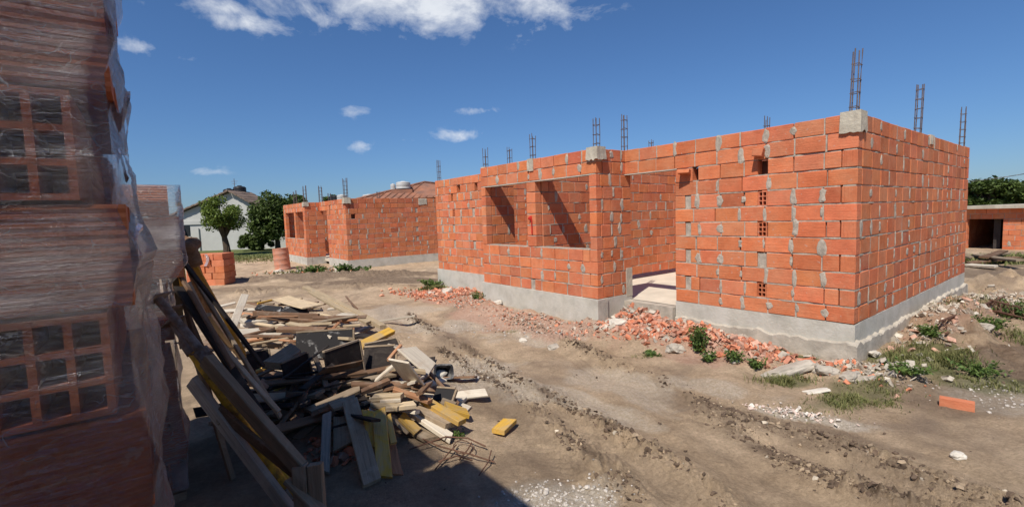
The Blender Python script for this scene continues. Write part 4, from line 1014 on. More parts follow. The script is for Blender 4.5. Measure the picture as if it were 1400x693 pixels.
# ------------------------------------------------------------------ rubble, stones, loose bricks
def shard_heap(name, label, blobs, n, smin, smax, cols, mat='shard', seed=3):
    random.seed(seed); mb = MB(); P = []
    for (c, rx, ry, an, w) in blobs:
        for i in range(int(n*w)):
            a = random.gauss(0, .55)*rx; b_ = random.gauss(0, .55)*ry; P.append((c.x+a*math.cos(an)-b_*math.sin(an), c.y+a*math.sin(an)+b_*math.cos(an)))
    Z = ground_h(np.array([p[0] for p in P]), np.array([p[1] for p in P]))
    for (x, y), z in zip(P, Z):
        s = (x-H1.x)*LV.x+(y-H1.y)*LV.y; t = (x-H1.x)*RV.x+(y-H1.y)*RV.y
        if (s > -.08 and t > -.08) or (3.2 < s < 6.5 and t > -.76): continue
        sz = smin+(smax-smin)*random.random()**3.2; e = Euler((U(-1.1, 1.1), U(-1.1, 1.1), U(0, 6.3))).to_matrix(); col = random.choice(cols); k = U(.8, 1.15); col = tuple(q*k for q in col)
        a, b_, c = sz, sz*U(.45, .9), sz*U(.12, .45)
        cbox(mb, Vector((x, y, z+c*.4+U(0, .02))), e@Vector((a, 0, 0)), e@Vector((0, b_, 0)), e@Vector((0, 0, c)), .002, col, jit=sz*.18)
    o = mb.build(name, mat); tag(o, label, 'rubble', kind='stuff')
LA = math.atan2(LV.y, LV.x)
BC = [(.64, .25, .14), (.52, .18, .10), (.66, .34, .22), (.58, .24, .14), (.55, .33, .24), (.45, .20, .13)]; GC = [(.48, .42, .34), (.56, .50, .41), (.38, .31, .24)]
shard_heap('brick_rubble', 'heap of orange brick shards against the wall right of the doorway', [(stw(1.5, -.55), 1.15, .33, LA, .55), (stw(2.35, -.75), .55, .3, LA, .3), (stw(.95, -.45), .4, .22, LA, .15)], 2300, .007, .055, BC+GC[:1]+BC[3:], seed=3)
shard_heap('brick_rubble', 'spread of brick shards along the foot of the windowed wall', [(stw(4.5, -1.35), .9, .30, LA, .45), (stw(6.3, -1.15), .55, .3, LA, .4), (stw(3.2, -1.2), .5, .3, LA, .15)], 1500, .005, .028, BC[2:]+GC, seed=4)
shard_heap('brick_rubble', 'carpet of brick shards in front of the far left end wall', [(stw(7.9, -.75), 1.2, .5, LA, .7), (stw(8.6, -1.1), 1.3, .4, LA, .3)], 1800, .010, .05, BC+GC[:1], seed=5)
shard_heap('mortar_rubble', 'grey rubble sloping against the long right wall', [(stw(-.35, 2.8), .35, 1.8, LA, .5), (stw(-.5, 4.8), .45, 1.4, LA, .5)], 1500, .010, .05, GC+GC+BC[4:5], seed=6)
shard_heap('mortar_rubble', 'grey and pink rubble at the nearest house corner and door step', [(stw(-.2, -.35), .4, .3, LA, .5), (stw(2.9, -.6), .5, .4, LA, .5)], 420, .012, .05, GC+BC[:1], seed=7)
shard_heap('brick_rubble', 'thin scatter of brick shards between shaded planks in the foreground', [(spot(462, 630), .28, .2, 0, 1)], 90, .015, .05, [(.42, .16, .09), (.3, .2, .15)], seed=8)
shard_heap('mortar_rubble', 'white lime crumbs on the soil in front of the grass', [(spot(1085, 563), .07, .36, .95, 1)], 170, .006, .022, [(.72, .66, .58), (.66, .52, .44)], seed=9)
shard_heap('mortar_rubble', 'rubble beside the smaller brick house wall', [(spot(440, 370), 1.8, .7, 0, .6), (spot(540, 366), 2.5, .4, 0, .4)], 500, .02, .08, GC+BC[:1], seed=10)
def clods():
    random.seed(12); mb = MB(); P = []
    for pts, w, hh in RUTS[:5]:
        for a, b_ in zip(pts[:-1], pts[1:]):
            L = (b_-a).length
            for i in range(int(L*420)): q = a.lerp(b_, random.random()); P.append((q.x+random.gauss(0, w*.42), q.y+random.gauss(0, w*.42)))
    for i in range(500):
        a = U(-.75, .85); r = 2.5+10*random.random()**1.4; P.append((r*math.sin(a), r*math.cos(a)))
    P = np.array(P); gate = fbm(P[:, 0]*1.3, P[:, 1]*1.3, 91, 3); Z = ground_h(P[:, 0], P[:, 1])
    for (x, y), g, z in zip(P, gate, Z):
        if g < -.12 and random.random() < .85: continue
        s = .0022+.016*random.random()**4.5; k = U(.7, 1.4); t = random.random(); col = (.115*k, .08*k, .055*k) if t < .75 else (.30*k, .225*k, .15*k) if t < .985 else (.5*k, .43*k, .33*k)
        rock(mb, (x, y, z+s*.15), s*U(.8, 1.7), s*U(.8, 1.4), s*U(.6, 1.2), U(0, 6), 1.1, ICO1, col)
    o = mb.build('soil_clods', 'shard'); tag(o, 'dark crumbly soil clods thrown up along the tyre tracks', 'soil', kind='stuff')
clods()
def gravel():
    random.seed(14); mb = MB()
    for (px, py, rx, ry, n) in ((765, 680, .42, .22, 300), (1380, 545, .5, .3, 150), (640, 450, .9, .5, 130), (740, 455, .7, .5, 130), (650, 510, .4, .5, 120)):
        c = spot(px, py)
        X = np.array([c.x+random.gauss(0, .5)*rx for _ in range(n)]); Y = np.array([c.y+random.gauss(0, .5)*ry for _ in range(n)]); Z = ground_h(X, Y)
        for x, y, z in zip(X, Y, Z):
            s = U(.003, .011) if random.random() < .93 else U(.012, .025); k = U(.7, 1.2); rock(mb, (x, y, z+s*.2), s*1.2, s, s*.7, U(0, 6), .4, ICO1, (.52*k, .47*k, .41*k))
    tag(mb.build('gravel', 'shard'), 'pale grit scattered over the trampled soil', 'gravel', kind='stuff')
gravel()
random.seed(31)
def stone(px, py, sx, sy, sz, mat, label, rz=0, name='concrete_chunk', dz=None, cat='stone', ang=.7):
    p = on(px, py); mb = MB(); rock(mb, (0, 0, 0), sx, sy, sz, 0, .28, ICO3, angular=ang); o = mb.build(name, mat, loc=(p.x, p.y, p.z+(sz*.45 if dz is None else dz)), rot=(U(-.15, .15), U(-.15, .15), rz)); tag(o, label, cat, 'loose lumps of stone and concrete')
stone(1078, 512, .34, .10, .06, 'stone', 'long flat grey concrete slab in the grass left of the house corner', .2)
stone(1130, 514, .13, .08, .06, 'stone', 'angular pale concrete lump between long slab and corner rubble', -.1)
stone(1163, 520, .11, .08, .05, 'stone', 'tilted concrete lump just under the nearest house corner', .6)
stone(1184, 524, .10, .06, .04, 'stone', 'brown-grey lump right below the house corner', -.5)
stone(1116, 535, .13, .045, .018, 'white_stone', 'thin whitish flake lying alone in front of the grass', -.1)
stone(1196, 492, .10, .05, .035, 'white_stone', 'bright white block against the foot of the corner footing', .7, dz=.03)
stone(1310, 626, .055, .04, .03, 'white_stone', 'small cream stone alone on the soil at lower right', .2, ang=.2)
stone(1253, 519, .10, .06, .03, 'stone', 'flat grey stone in the grass right of the corner', .4)
stone(1312, 493, .07, .05, .04, 'stone', 'grey stone among weeds right of the flat one', .9)
stone(548, 408, .13, .10, .08, 'white_stone', 'cream lump on the shards near the far left end wall', .2) if False else stone(612, 405, .13, .10, .08, 'white_stone', 'cream lump on the shards near the far left end wall', .2)
stone(589, 404, .07, .06, .05, 'white_stone', 'small cream lump left of the larger cream one', .4)
stone(681, 421, .09, .06, .04, 'white_stone', 'pale lump on the shards below the left window', .1)
stone(757, 475, .09, .06, .035, 'stone', 'grey lump alone on soil in front of the windowed wall', .6)
stone(715, 463, .06, .05, .03, 'white_stone', 'small pale lump on soil below the pier between windows', .3)
stone(845, 456, .16, .10, .07, 'white_stone', 'whitish broken lump left of the shard heap by the doorway', .3)
stone(923, 484, .11, .09, .07, 'stone', 'grey broken lump at the foot of the shard heap', .3)
stone(1345, 470, .10, .08, .05, 'stone', 'grey stone beside the rusty lattice beam', .3)
stone(1290, 400, .12, .09, .06, 'stone', 'grey lump on the rubble slope by the far right corner', .3)
stone(380, 372, .18, .14, .07, 'white_stone', 'white lump on the ground beside the orange drum', .3)
def loose_brick(p, rz, label, rx=0, L=.33, col=None):
    o = empty('hollow_brick', p, rz, label=label, cat='brick', group='single hollow bricks on the ground'); X, Y, Zv = Vector((1, 0, 0)), Vector((0, 1, 0)), Vector((0, 0, 1))
    mb = MB(); c = col or bcol(1); w, h = .09, .06
    for sx in (-1, 1): hollow_end(mb, X*sx*L/2+Zv*h, Y, Zv, X*sx, 2*w-.004, 2*h-.004, 3, 2, .01, .05, c, 1)
    for (cc, a, b_) in ((Zv*(2*h-.005), Y*w, Zv*.005), (Zv*.005, Y*w, Zv*.005), (Y*(w-.005)+Zv*h, Y*.005, Zv*(h-.011)), (-Y*(w-.005)+Zv*h, Y*.005, Zv*(h-.011))): box(mb, cc, X*L/2, a, b_, c)
    mb.build('brick_shell', ['brick', 'cell_shade'], o); return o
p = on(1308, 552); lb_ = loose_brick(p, -.75, 'single clean orange brick lying alone on the soil at right', L=.235, col=(.60, .20, .10)); lb_.scale = (1, .5, .62)

# small block of stacked bricks behind the heap
def brick_cube():
    random.seed(8); c = on(293, 388); o = empty('brick_pile', c, .12, label='neat waist-high cube of stacked hollow bricks on the soil in front of the white house', cat='brick pile')
    X, Y, Zv = Vector((1, 0, 0)), Vector((0, 1, 0)), Vector((0, 0, 1)); rows = 5; mb = MB()
    for k in range(rows):
        z = .10+.195*k
        if k % 2: 
            for i in range(3):
                if k == rows-1 and i == 0: continue
                for j in range(2): cbox(mb, X*((i-1)*.37+U(-.01, .01))+Y*(-.3+j*.4)+Zv*(z+.0), X*.175, Y*.19, Zv*.094, .006, bcol(1), .003)
        else:
            for i in range(4): cbox(mb, X*((i-1.5)*.27+U(-.012, .012))-Y*.11+Zv*z, X*.13, Y*.38, Zv*.094, .006, bcol(1), .003)
    box(mb, Vector((-.38, -.505, .42)), X*.10, Y*.012, Zv*.07, (.1, .05, .04), 1)
    mb.build('bricks', ['brick', 'cell_shade'], o)
    f = MB(); g = [Vector((.02+.05*math.sin(i), -.5-.02*j+.01*math.cos(i*2), .98-.09*i)) +X*(.05*j) for i in range(5) for j in range(3)]
    f.add(g, [(i*3+j, i*3+j+1, i*3+j+4, i*3+j+3) for i in range(4) for j in range(2)], (.9, .9, .9)); f.build('film_scrap', 'film', o)
brick_cube()
# drum
def drum():
    c = on(387, 368); o = empty('drum', c, 0, label='faded orange steel drum standing at the left corner of the smaller brick house', cat='drum'); o.rotation_euler = (0, R_(-4), 0)
    mb = MB(); r = .29; h = .86; pr = [(0, 0), (r, 0), (r+.008, .01), (r, .02)]
    for k in range(1, 4): z = h*k/4; pr += [(r, z-.03), (r+.012, z), (r, z+.03)]
    pr += [(r, h-.02), (r+.012, h), (r-.012, h), (r-.015, h-.03), (0, h-.035)]; lathe(mb, pr, 28); mb.build('drum_shell', 'drum', o, smooth=True)
drum()
# timber lying far right
for (x0, y0, x1, y1, z, m, lb) in [(1322, 352, 1375, 346, .12, 'grey', 'grey plank topmost in the small timber pile before the low brick house'), (1325, 360, 1392, 352, .08, 'brown', 'brown plank in front in the small timber pile at far right'), (1335, 348, 1395, 356, .2, 'grey', 'grey plank lying across the small timber pile at far right'), (1322, 362, 1362, 364, .05, 'white_wood', 'pale plank flat on the ground before the small timber pile'), (1345, 352, 1372, 343, .22, 'brown', 'short brown plank tilted on the small timber pile')]:
    PB(x0, y0, z, x1, y1, z+.05, .2, .05, m, lb, .1, group='planks before the low brick house')

# ------------------------------------------------------------------ vegetation
def leaves(mb, pts, size, up=.3, shade=None):
    for p in pts:
        s = size*U(.6, 1.3); e = Euler((U(-1, 1), U(-1, 1), U(0, 6.3))).to_matrix(); a = e@Vector((s, 0, 0)); b_ = e@Vector((0, s*.5, 0)); c = random.random()
        mb.add([p-a, p-b_, p+a, p+b_], [(0, 1, 2, 3)], (c, c, c))
def tree(px, py, base_y, trunk_h, crown, label, cat='tree', mat='leaf', nleaf=6000, lsize=.09, name='garden_tree', trunk_r=.14, group=None, lean=0, clumps=26):
    """crown: (rx, ry, rz, height of centre)"""
    p = spot(px, py, y=base_y); p.z = gz(p.x, p.y); o = empty(name, p, 0, label=label, cat=cat, group=group); rx, ry, rz, hc = crown
    t = MB(); tube(t, [(0, 0, -.1), (lean*.4, .02, trunk_h*.5), (lean, 0, trunk_h), (lean, 0, hc)], [trunk_r*1.3, trunk_r, trunk_r*.8, trunk_r*.35], 10)
    cl = []
    for i in range(clumps):
        while True:
            q = Vector((U(-1, 1), U(-1, 1), U(-1, 1)))
            if .25 < q.length < 1: break
        q = q.normalized()*(q.length**.45); c = Vector((lean+q.x*rx*.86, q.y*ry*.86, hc+q.z*rz*.86)); cl.append((c, U(.22, .42)*min(rx, rz)))
        if i % 2 == 0: tube(t, [(lean, 0, trunk_h*U(.8, 1.0)), Vector((lean, 0, trunk_h)).lerp(c, .5)+Vector((0, 0, .1)), c], [trunk_r*.45, trunk_r*.25, .01], 6)
    t.build('trunk', 'bark', o)
    mb = MB(); P = []
    for i in range(nleaf):
        c, r = random.choice(cl); q = Vector((random.gauss(0, 1), random.gauss(0, 1), random.gauss(0, .8))); q = q.normalized()*r*(.55+.6*random.random())*1.25; P.append(c+q)
    leaves(mb, P, lsize); mb.build('crown', mat, o)
random.seed(40)
tree(311, 345, 29, 1.15, (1.28, 1.25, 1.0, 2.5), 'round-headed small tree on a thick trunk in front of the white house', nleaf=8000, lsize=.085, clumps=34, trunk_r=.19, lean=-.12)
tree(380, 340, 33, 1.2, (1.5, 1.5, 1.75, 2.3), 'tall dense dark tree between the white house and the smaller brick house', mat='leaf_dark', nleaf=11000, lsize=.13, clumps=44, trunk_r=.16)
tree(352, 344, 33.5, .3, (1.7, .8, .55, .6), 'low dark hedge bush against the white house wall', 'bush', mat='leaf_dark', nleaf=4500, lsize=.11, name='bush', trunk_r=.05)
tree(246, 344, 31, .3, (.8, .6, .5, .45), 'small bush behind the leaning props', 'bush', mat='leaf_dark', nleaf=1500, lsize=.1, name='bush', trunk_r=.04)
for i, (px, hh, w, lb) in enumerate([(1345, 3.55, 2.6, 'dark broad tree behind the low brick house, left one at the wall end'), (1396, 3.45, 2.4, 'dark broad tree behind the low brick house at the right frame edge'), (1450, 3.7, 3.0, 'dark tree further right behind the low brick house, out past the edge')]):
    tree(px, 300, 40, 1.5, (w*.78, w*.8, hh*.38, hh*.62), lb, mat='leaf_dark', nleaf=6000, lsize=.2, clumps=34, trunk_r=.25, name='broad_tree', group='trees behind the low brick house')
for i, (px, d, hh, lb) in enumerate([(412, 50, 4.6, 'distant tree top above the left wall of the smaller house'), (455, 55, 4.7, 'distant dark tree behind the roof line of the smaller house')]):
    tree(px, 300, d, 1.5, (1.6, 1.6, 1.2, hh-1.1), lb, mat='leaf_dark', nleaf=2500, lsize=.2, clumps=20, name='broad_tree')
def weed(px, py, h, n, label, spread=.12, seed=1, lsz=.022):
    random.seed(seed); p = on(px, py); o = empty('weed_plant', p, 0, label=label, cat='weed', group='weeds growing on the site'); st = MB(); lf = MB(); pts = []
    for i in range(n):
        a = U(0, 6.3); r = spread*random.random(); top = Vector((math.cos(a)*r*1.6, math.sin(a)*r*1.6, h*U(.5, 1))); b_ = Vector((math.cos(a)*r*.3, math.sin(a)*r*.3, 0))
        mid = b_.lerp(top, .5)+Vector((0, 0, h*.05)); tube(st, [b_, mid, top], [.004, .003, .001], 5, (.4, .4, .4))
        for k in range(16): t = .15+.85*k/16; q = b_.lerp(top, t); pts.append(q+Vector((U(-1, 1), U(-1, 1), U(-.5, .5)))*.035)
    st.build('stem', 'weed', o); leaves(lf, pts, lsz); lf.build('foliage', 'weed', o)
weed(955, 487, .36, 34, 'tallest bushy weed growing in the shard heap by the wall', .12, 1)
weed(1003, 500, .17, 16, 'medium weed at the right foot of the shard heap', .08, 2)
weed(1033, 505, .12, 14, 'low weed beside the long flat concrete slab', .07, 3)
weed(968, 496, .12, 12, 'small weed at the foot of the tallest bushy one', .07, 4)
weed(893, 487, .06, 12, 'tiny weed left of the shard heap', .1, 5)
weed(652, 415, .2, 22, 'weed at the left foot of the windowed bay', .16, 6)
weed(1268, 474, .16, 26, 'weed on the rubble by the middle of the right wall', .12, 7)
weed(1388, 446, .3, 44, 'big weed at the right frame edge behind the lattice beams', .25, 8)
weed(1348, 468, .2, 30, 'weed between the two lattice beams', .16, 9)
weed(1240, 522, .12, 26, 'low spreading weed right of the corner grass', .18, 10)
weed(1335, 520, .13, 26, 'low spreading weed on the dark soil at right', .2, 11)
weed(626, 600, .04, 12, 'tiny sprig next to the whitish board at the heap edge', .06, 12, .012)
weed(428, 373, .3, 34, 'leafy weed left of the smaller house door step', .4, 13, .06)
weed(470, 375, .35, 34, 'leafy weed at the corner of the smaller brick house', .25, 14, .06)
weed(493, 372, .25, 30, 'leafy weed right of the corner of the smaller brick house', .3, 15, .06)
weed(590, 392, .25, 30, 'weed at the far left corner of the big house', .3, 16, .04)
def grass():
    random.seed(77); mb = MB()
    for (px, py, rx, ry, an, n, h) in [(1085, 490, .26, .10, .1, 1500, .05), (1072, 522, .24, .12, .1, 1100, .07), (1255, 495, .45, .28, .6, 2000, .085), (1160, 542, .55, .18, .5, 1500, .045), (1215, 545, .3, .15, .5, 500, .045), (1300, 505, .3, .2, .3, 900, .08), (1365, 532, .4, .15, -.5, 900, .07), (1390, 470, .35, .3, 0, 800, .09),
                                     (1370, 356, 1.6, .8, .2, 2600, .15), (1300, 450, .3, .2, .8, 500, .08), (700, 450, .2, .1, 0, 120, .03), (1385, 440, .4, .3, 0, 700, .12), (600, 394, .4, .2, 0, 300, .1), (885, 487, .2, .08, 0, 250, .04), (350, 352, 4.5, 2.0, 0, 4500, .10), (320, 357, 4, 1.5, 0, 1500, .07), (415, 372, 1, .4, 0, 400, .1)]:
        c = spot(px, py); X = np.empty(n); Y = np.empty(n)
        for i in range(n):
            a = random.gauss(0, .55)*rx; b_ = random.gauss(0, .55)*ry; X[i] = c.x+a*math.cos(an)-b_*math.sin(an); Y[i] = c.y+a*math.sin(an)+b_*math.cos(an)
        Z = ground_h(X, Y); g = fbm(X*5, Y*5, 17, 3); wd = .0035 if c.y < 12 else .02
        for x, y, z, q in zip(X, Y, Z, g):
            if q < -.18: continue
            s = (x-H1.x)*LV.x+(y-H1.y)*LV.y; t = (x-H1.x)*RV.x+(y-H1.y)*RV.y
            if -.08 < s < 9.8 and -.08 < t < 6.3: continue
            a = U(0, 6.3); hh = h*U(.5, 1.3)*(1+.8*q); d = Vector((math.cos(a), math.sin(a), 0)); w = Vector((-d.y, d.x, 0))*wd; b0 = Vector((x, y, z-.01)); m_ = b0+d*hh*.25+Vector((0, 0, hh*.6)); tp = b0+d*hh*U(.5, 1)+Vector((0, 0, hh*U(.75, 1))); k = random.random()
            mb.add([b0-w, b0+w, m_+w*.8, m_-w*.8, tp], [(0, 1, 2, 3), (3, 2, 4)], (k, k, k))
    tag(mb.build('grass', 'blade'), 'patches of short green grass on the building site', 'grass', kind='stuff')
grass()

# ------------------------------------------------------------------ far buildings
random.seed(50)
def tank(p, r, h, mat, parent, name='water_tank', label=None):
    mb = MB(); pr = [(0, 0), (r, 0), (r, .03), (r*.97, .06), (r, h*.3), (r*.97, h*.34), (r, h*.38), (r, h*.66), (r*.97, h*.70), (r, h*.74), (r*.98, h*.86), (r*.8, h*.95), (r*.35, h), (r*.33, h*1.06), (0, h*1.07)]
    lathe(mb, pr, 20); o = mb.build(name, mat, parent, loc=p, smooth=True)
    if label: o['label'] = label
def white_house():
    Y = 36.0; B = spot(300, 345, y=Y); o = empty('white_house', (B.x, B.y, 0), 0, label='long low whitewashed house with a gable and clay tile verge at far left', cat='house'); I = -Vector((B.x, B.y, 0))
    q = lambda px, py, dy=0: spot(px, py, y=Y)+I+Vector((0, dy, 0))
    l, r, pk = q(226, 301), q(400, 309), q(315, 263)
    zb = -.2; D = 2.6; v = Vector((0, D, 0))
    w = MB(); pts = [Vector((l.x, 0, zb)), Vector((r.x, 0, zb)), Vector((r.x, 0, r.z)), Vector((pk.x, 0, pk.z)), Vector((l.x, 0, l.z))]
    w.add(pts+[p+v for p in pts], [(0, 1, 2, 3, 4), (9, 8, 7, 6, 5), (0, 5, 6, 1), (1, 6, 7, 2), (4, 9, 5, 0)]); w.build('wall', 'white_wall', o)
    rf = MB()
    for (a, b_) in ((pts[4], pts[3]), (pts[3], pts[2])):
        d = (b_-a).normalized(); n = Vector((-d.z, 0, d.x)); a2 = a-d*(.5 if a is pts[4] else 0); b2 = b_+d*(.5 if b_ is pts[2] else 0)
        k = 26
        for i in range(k):
            p0 = a2.lerp(b2, i/k); p1 = a2.lerp(b2, (i+1)/k); c = (p0+p1)/2+n*.10+Vector((0, D/2-.1, 0)); box(rf, c+n*.02*(i % 2), (p1-p0)*.54, Vector((0, D/2+.25, 0)), n*.05)
    rf.build('roof', 'old_tile', o)
    band = MB(); a, b_ = q(243, 305, -.04), q(292, 304, -.04); box(band, (a+b_)/2, Vector(((b_.x-a.x)/2, 0, 0)), Vector((0, .05, 0)), Vector((0, 0, .14))); band.build('lintel_band', 'white_wall', o)
    c = q(250, 316, -.03); w2 = MB(); box(w2, c, Vector((.55, 0, 0)), Vector((0, .03, 0)), Vector((0, 0, .42))); f = w2.build('window', 'glass', o)
    s = MB(); box(s, c+Vector((0, -.04, -.46)), Vector((.65, 0, 0)), Vector((0, .06, 0)), Vector((0, 0, .04))); s.build('sill', 'white_wall', f)
    dn = MB(); a = q(272, 312, -.08); tube(dn, [a, Vector((a.x, a.y, zb))], .05, 8); dn.build('downpipe', 'white_wall', o)
    lean = MB(); a = q(242, 318, -.6); box(lean, Vector((a.x-.6, -1.2, .9)), Vector((1.2, 0, 0)), Vector((0, 1.1, 0)), Vector((0, 0, 1.0))); ob = lean.build('shed', 'dark_wall', o); ob['label'] = 'dark lean-to at the left end of the wall'
    tank(q(299, 270, 1.4), .42, .72, 'tank_black', o, label='left black roof tank of the pair on the gable'); tank(q(309, 268, 1.9), .46, .85, 'tank_black', o, label='right black roof tank of the pair on the gable'); tank(q(276, 279, 1.2), .42, .55, 'tank_black', o, label='lone black roof tank lower on the slope')
    ch = MB(); a = q(246, 283, 3.0); box(ch, a-Vector((0, 0, .1)), Vector((.13, 0, 0)), Vector((0, .13, 0)), Vector((0, 0, .6))); ch.build('chimney', 'white_wall', o)
    an = MB(); a = q(316, 262, .5); tube(an, [a, a+Vector((0, 0, 1.0))], .02, 6); tube(an, [a+Vector((-.25, 0, .8)), a+Vector((.25, 0, .8))], .012, 5); tube(an, [a+Vector((-.18, 0, .6)), a+Vector((.18, 0, .65))], .012, 5); an.build('antenna', 'steel_grey', o)
white_house()
def tiled_house():
    Y = 40.0; B = spot(540, 330, y=Y); o = empty('tiled_house', (B.x, B.y, 0), 0, label='red hipped tile roof with pale tanks rising behind the smaller brick house', cat='house'); I = -Vector((B.x, B.y, 0))
    q = lambda px, py, dy=0: spot(px, py, y=Y)+I+Vector((0, dy, 0))
    ez = q(500, 273).z; x0, x1 = q(455, 272).x, q(640, 272).x; rz = q(570, 251).z; xm = q(571, 251).x
    w = MB(); box(w, Vector(((x0+x1)/2, 5, (ez-.2)/2-.1)), Vector(((x1-x0)/2-.3, 0, 0)), Vector((0, 4.7, 0)), Vector((0, 0, (ez+.0)/2))); w.build('wall', 'white_wall', o)
    r = MB(); A = [Vector((q(488, 272).x, -.2, ez)), Vector((x1, -.2, ez)), Vector((x1, 10, ez)), Vector((q(488, 272).x, 10, ez))]; P1 = Vector((xm, 3.2, rz+.3)); P2 = Vector((xm+2.4, 6.0, rz+.1))
    r.add(A+[P1, P2], [(0, 1, 5, 4), (1, 2, 5), (2, 3, 4, 5), (3, 0, 4), (0, 3, 2, 1)])
    # hip ridge tiles
    for a, b_ in ((A[0], P1), (A[1], P2), (P1, P2)):
        tube(r, [a+Vector((0, 0, .05)), b_+Vector((0, 0, .05))], .10, 8)
    for i in range(1, 16):
        t = i/16; 
        a = A[0].lerp(A[1], t); top = A[0].lerp(P1, min(1, t/.45)) if t < .45 else P1.lerp(P2, (t-.45)/.25) if t < .7 else P2.lerp(A[1], (t-.7)/.3)
        tube(r, [a+Vector((0, 0, .03)), top+Vector((0, 0, .03))], .06, 5)
    r.build('roof', 'roof_tile', o)
    c = q(546, 259, 1.5); bs = MB(); box(bs, c-Vector((0, 0, .25)), Vector((.9, 0, 0)), Vector((0, .6, 0)), Vector((0, 0, .3))); bs.build('tank_stand', 'roof_tile', o)
    tank(q(546, 257, 1.5), .62, .62, 'tank_white', o, label='large pale tank on the tiled roof'); tank(q(531, 258, 1.6), .22, .5, 'tank_white', o, label='narrow pale tank left of the large one')
    tank(q(500, 272, 1.0), .55, .42, 'tank_white', o, label='low pale tank at the left eave'); tank(q(462, 273, 1.0), .42, .45, 'tank_white', o, label='pale tank at the far left beside a dark one'); tank(q(450, 273, 1.5), .5, .4, 'tank_black', o, label='dark tank at the far left')
tiled_house()
def low_house():
    o = empty('low_brick_house', (0, 0, 0), 0, label='low unfinished brick house with grey roof slab edge at the right frame edge', cat='house')
    Y0 = 17.4; a = spot(1310, 340, y=Y0+1.4); b_ = spot(1480, 343, y=Y0-1.6); a.z = b_.z = -.03
    u = (b_-a); L = u.length; u.normalize(); n = Vector((u.y, -u.x, 0)); 
    if n.y > 0: n = -n
    zt = spot(1360, 280, y=Y0).z; rows = int((zt+.03)/.2)
    def s(px): k = ray(px, 320); k = k.x/k.y; return (k*a.y-a.x)/(u.x-k*u.y)
    wall(o, a, u, n, L, -.03, rows=rows, opens=[(s(1322), s(1371), 0, 6)], smear=lambda r: .2, simple=True)
    wall(o, a-n*4.5, u, n, L, -.03, rows=rows, opens=[(s(1350), s(1357), 5, 7), (s(1366), s(1374), 5, 7)], smear=lambda r: .1, simple=True, dark=.6)  # back wall brick darkened, interior shade put into its colour
    r = MB(); box(r, a+u*L/2-n*2.3+Vector((0, 0, rows*.2+.02)), u*(L/2+.1), n*2.6, Vector((0, 0, .06))); r.build('roof_slab', 'concrete', o)
    p = MB(); box(p, a+u*s(1356)-n*.5+Vector((0, 0, .75)), u*.10, n*.1, Vector((0, 0, .8))); p.build('post', 'dark_wall', o)
    sd = MB(); box(sd, a-u*.02-n*2.4+Vector((0, 0, rows*.1-.03)), u*.08, n*2.1, Vector((0, 0, rows*.1)), bcol(.6)); box(sd, a+u*(L-.1)-n*2.4+Vector((0, 0, rows*.1-.03)), u*.08, n*2.1, Vector((0, 0, rows*.1)), bcol(.6)); sd.build('side_wall', 'brick', o)  # side walls darkened too, so the room reads as shaded
low_house()
mb = MB(); A = spot(1200, 252, y=34); Bq = spot(1500, 217, y=26); pts = [A.lerp(Bq, t/20)-Vector((0, 0, .5*4*(t/20)*(1-t/20))) for t in range(21)]; tube(mb, pts, .022, 5, cap=True)
tag(mb.build('power_cable', 'black_plastic'), 'dark overhead cable crossing the sky at the right edge', 'cable')

# ------------------------------------------------------------------ world, sun, camera
w = bpy.data.worlds.new('World'); sc.world = w; w.use_nodes = True; nt = w.node_tree; nt.nodes.clear()
out = nt.nodes.new('ShaderNodeOutputWorld'); bg = nt.nodes.new('ShaderNodeBackground'); bg.inputs[1].default_value = SKY = .078
nt.links.new(bg.outputs[0], out.inputs[0])
sky = nt.nodes.new('ShaderNodeTexSky'); sky.sky_type = 'NISHITA'; sky.sun_disc = False; sky.sun_elevation = SUN_EL; sky.sun_rotation = SUN_AZ; sky.air_density = 1.0; sky.dust_density = .15; sky.ozone_density = 2.0; sky.altitude = 50
tc = nt.nodes.new('ShaderNodeTexCoord'); sep = nt.nodes.new('ShaderNodeSeparateXYZ'); nt.links.new(tc.outputs['Generated'], sep.inputs[0])
def M(op, a, b_=None, c=None, clamp=False):
    n = nt.nodes.new('ShaderNodeMath'); n.operation = op; n.use_clamp = clamp
    for i, v in enumerate((a, b_, c)):
        if v is None: continue
        if isinstance(v, (int, float)): n.inputs[i].default_value = v
        else: nt.links.new(v, n.inputs[i])
    return n.outputs[0]
az = M('ARCTAN2', sep.outputs[0], sep.outputs[1]); el = M('ARCSINE', sep.outputs[2])
comb = nt.nodes.new('ShaderNodeCombineXYZ'); nt.links.new(az, comb.inputs[0]); nt.links.new(M('MULTIPLY', el, 1.6), comb.inputs[1])
n1 = N(nt, 'TexNoise', Scale=9.0, Detail=10.0, Roughness=.62, Distortion=.35); nt.links.new(comb.outputs[0], n1.inputs['Vector'])
n2 = N(nt, 'TexNoise', Scale=38.0, Detail=6.0, Roughness=.6); nt.links.new(comb.outputs[0], n2.inputs['Vector'])
CL = [ # photo px, py, half-width px, half-height px, strength
 (590, 8, 175, 34, 1.0), (575, 30, 50, 24, .7), (390, 8, 60, 26, .75), (335, 30, 62, 15, .7), (290, 8, 75, 16, .75), (700, 2, 90, 20, .7), (440, 24, 30, 14, .5), (480, 5, 120, 16, .6), (775, 20, 50, 22, .42), (740, 45, 45, 20, .3), (492, 152, 24, 9, .62), (490, 200, 15, 7, .62), (630, 186, 38, 8, .55), (555, 192, 30, 5, .38), (652, 152, 28, 5, .42),
 (275, 234, 34, 6, .55), (188, 64, 26, 10, .45), (195, 120, 30, 12, .25), (560, -60, 300, 60, .9), (250, 80, 20, 6, .3), (-60, 40, 60, 30, .3)]
tot = None
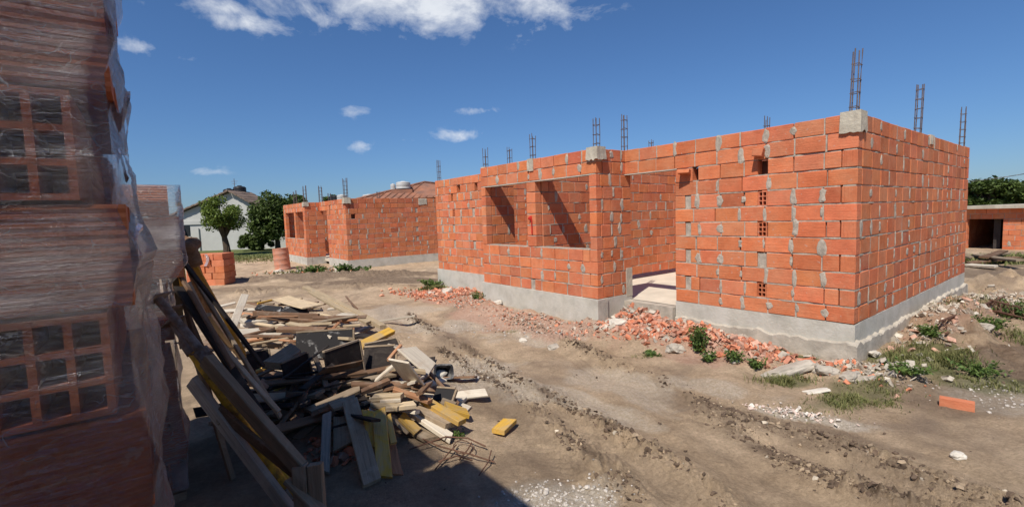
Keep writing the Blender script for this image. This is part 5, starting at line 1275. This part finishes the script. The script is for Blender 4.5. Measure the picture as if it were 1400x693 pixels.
for (px, py, hw, hh, k) in CL:
    d = ray(px, py).normalized(); a0 = math.atan2(d.x, d.y); e0 = math.asin(d.z); d1 = ray(px+hw, py).normalized(); d2 = ray(px, py-hh).normalized()
    wa = abs(math.atan2(d1.x, d1.y)-a0)+1e-4; we = abs(math.asin(d2.z)-e0)+1e-4
    A_ = M('MULTIPLY', M('SUBTRACT', az, a0), 1/wa); E_ = M('MULTIPLY', M('SUBTRACT', el, e0), 1/we)
    dd = M('ADD', M('MULTIPLY', A_, A_), M('MULTIPLY', E_, E_)); g = M('MULTIPLY', M('EXPONENT', M('MULTIPLY', dd, -.9)), k)
    tot = g if tot is None else M('MAXIMUM', tot, g)
v = M('ADD', tot, M('MULTIPLY', M('SUBTRACT', n1.outputs[0], .5), 2.3)); v = M('ADD', v, M('MULTIPLY', M('SUBTRACT', n2.outputs[0], .5), .45))
v = M('MULTIPLY', M('SUBTRACT', v, .24), 1.25, clamp=True); v = M('MULTIPLY', v, M('MULTIPLY', tot, 5.0, clamp=True)); v = M('MULTIPLY', v, M('ADD', .42, M('MULTIPLY', n1.outputs[0], .8)))
front = M('GREATER_THAN', sep.outputs[1], 0.0); v = M('MULTIPLY', v, front)
hz = M('EXPONENT', M('MULTIPLY', M('ABSOLUTE', el), -7.0))
tint = mixc(nt, 1.0, sky.outputs[0], mixc(nt, hz, (.60, .87, 1.20), (.44, .60, .91)), 'MULTIPLY')
lp = mixc(nt, v, tint, (10.2, 10.6, 11.2)); nt.links.new(lp, bg.inputs[0])

sd = bpy.data.lights.new('sun', 'SUN'); sd.energy = 4.9; sd.angle = R_(.53); sd.color = (1.0, .935, .84); so = bpy.data.objects.new('sun', sd); COL.objects.link(so)
dv = Vector((math.sin(SUN_AZ)*math.cos(SUN_EL), math.cos(SUN_AZ)*math.cos(SUN_EL), math.sin(SUN_EL))); so.rotation_euler = dv.to_track_quat('Z', 'Y').to_euler(); so.location = dv*50

cd = bpy.data.cameras.new('camera'); cam = bpy.data.objects.new('camera', cd); COL.objects.link(cam); sc.camera = cam
cd.sensor_width = 36; cd.lens = F/1400*36; cd.clip_start = .05; cd.clip_end = 8000
c, s = math.cos(PITCH), math.sin(PITCH); cr, sr = math.cos(ROLL), math.sin(ROLL)
fwd = Vector((0, c, -s)); up0 = Vector((0, s, c)); r0 = Vector((1, 0, 0))
right = r0*cr+up0*sr; upv = -r0*sr+up0*cr
Mx = Matrix((right, upv, -fwd)).transposed().to_4x4(); Mx.translation = (0, 0, EYE); cam.matrix_world = Mx
vs_ = sc.view_settings; vs_.view_transform = 'Standard'; vs_.look = 'None'; vs_.gamma = 1; vs_.exposure = .1
sc.render.engine = 'CYCLES'; sc.cycles.use_denoising = True; sc.cycles.transparent_max_bounces = 12; sc.cycles.max_bounces = 6
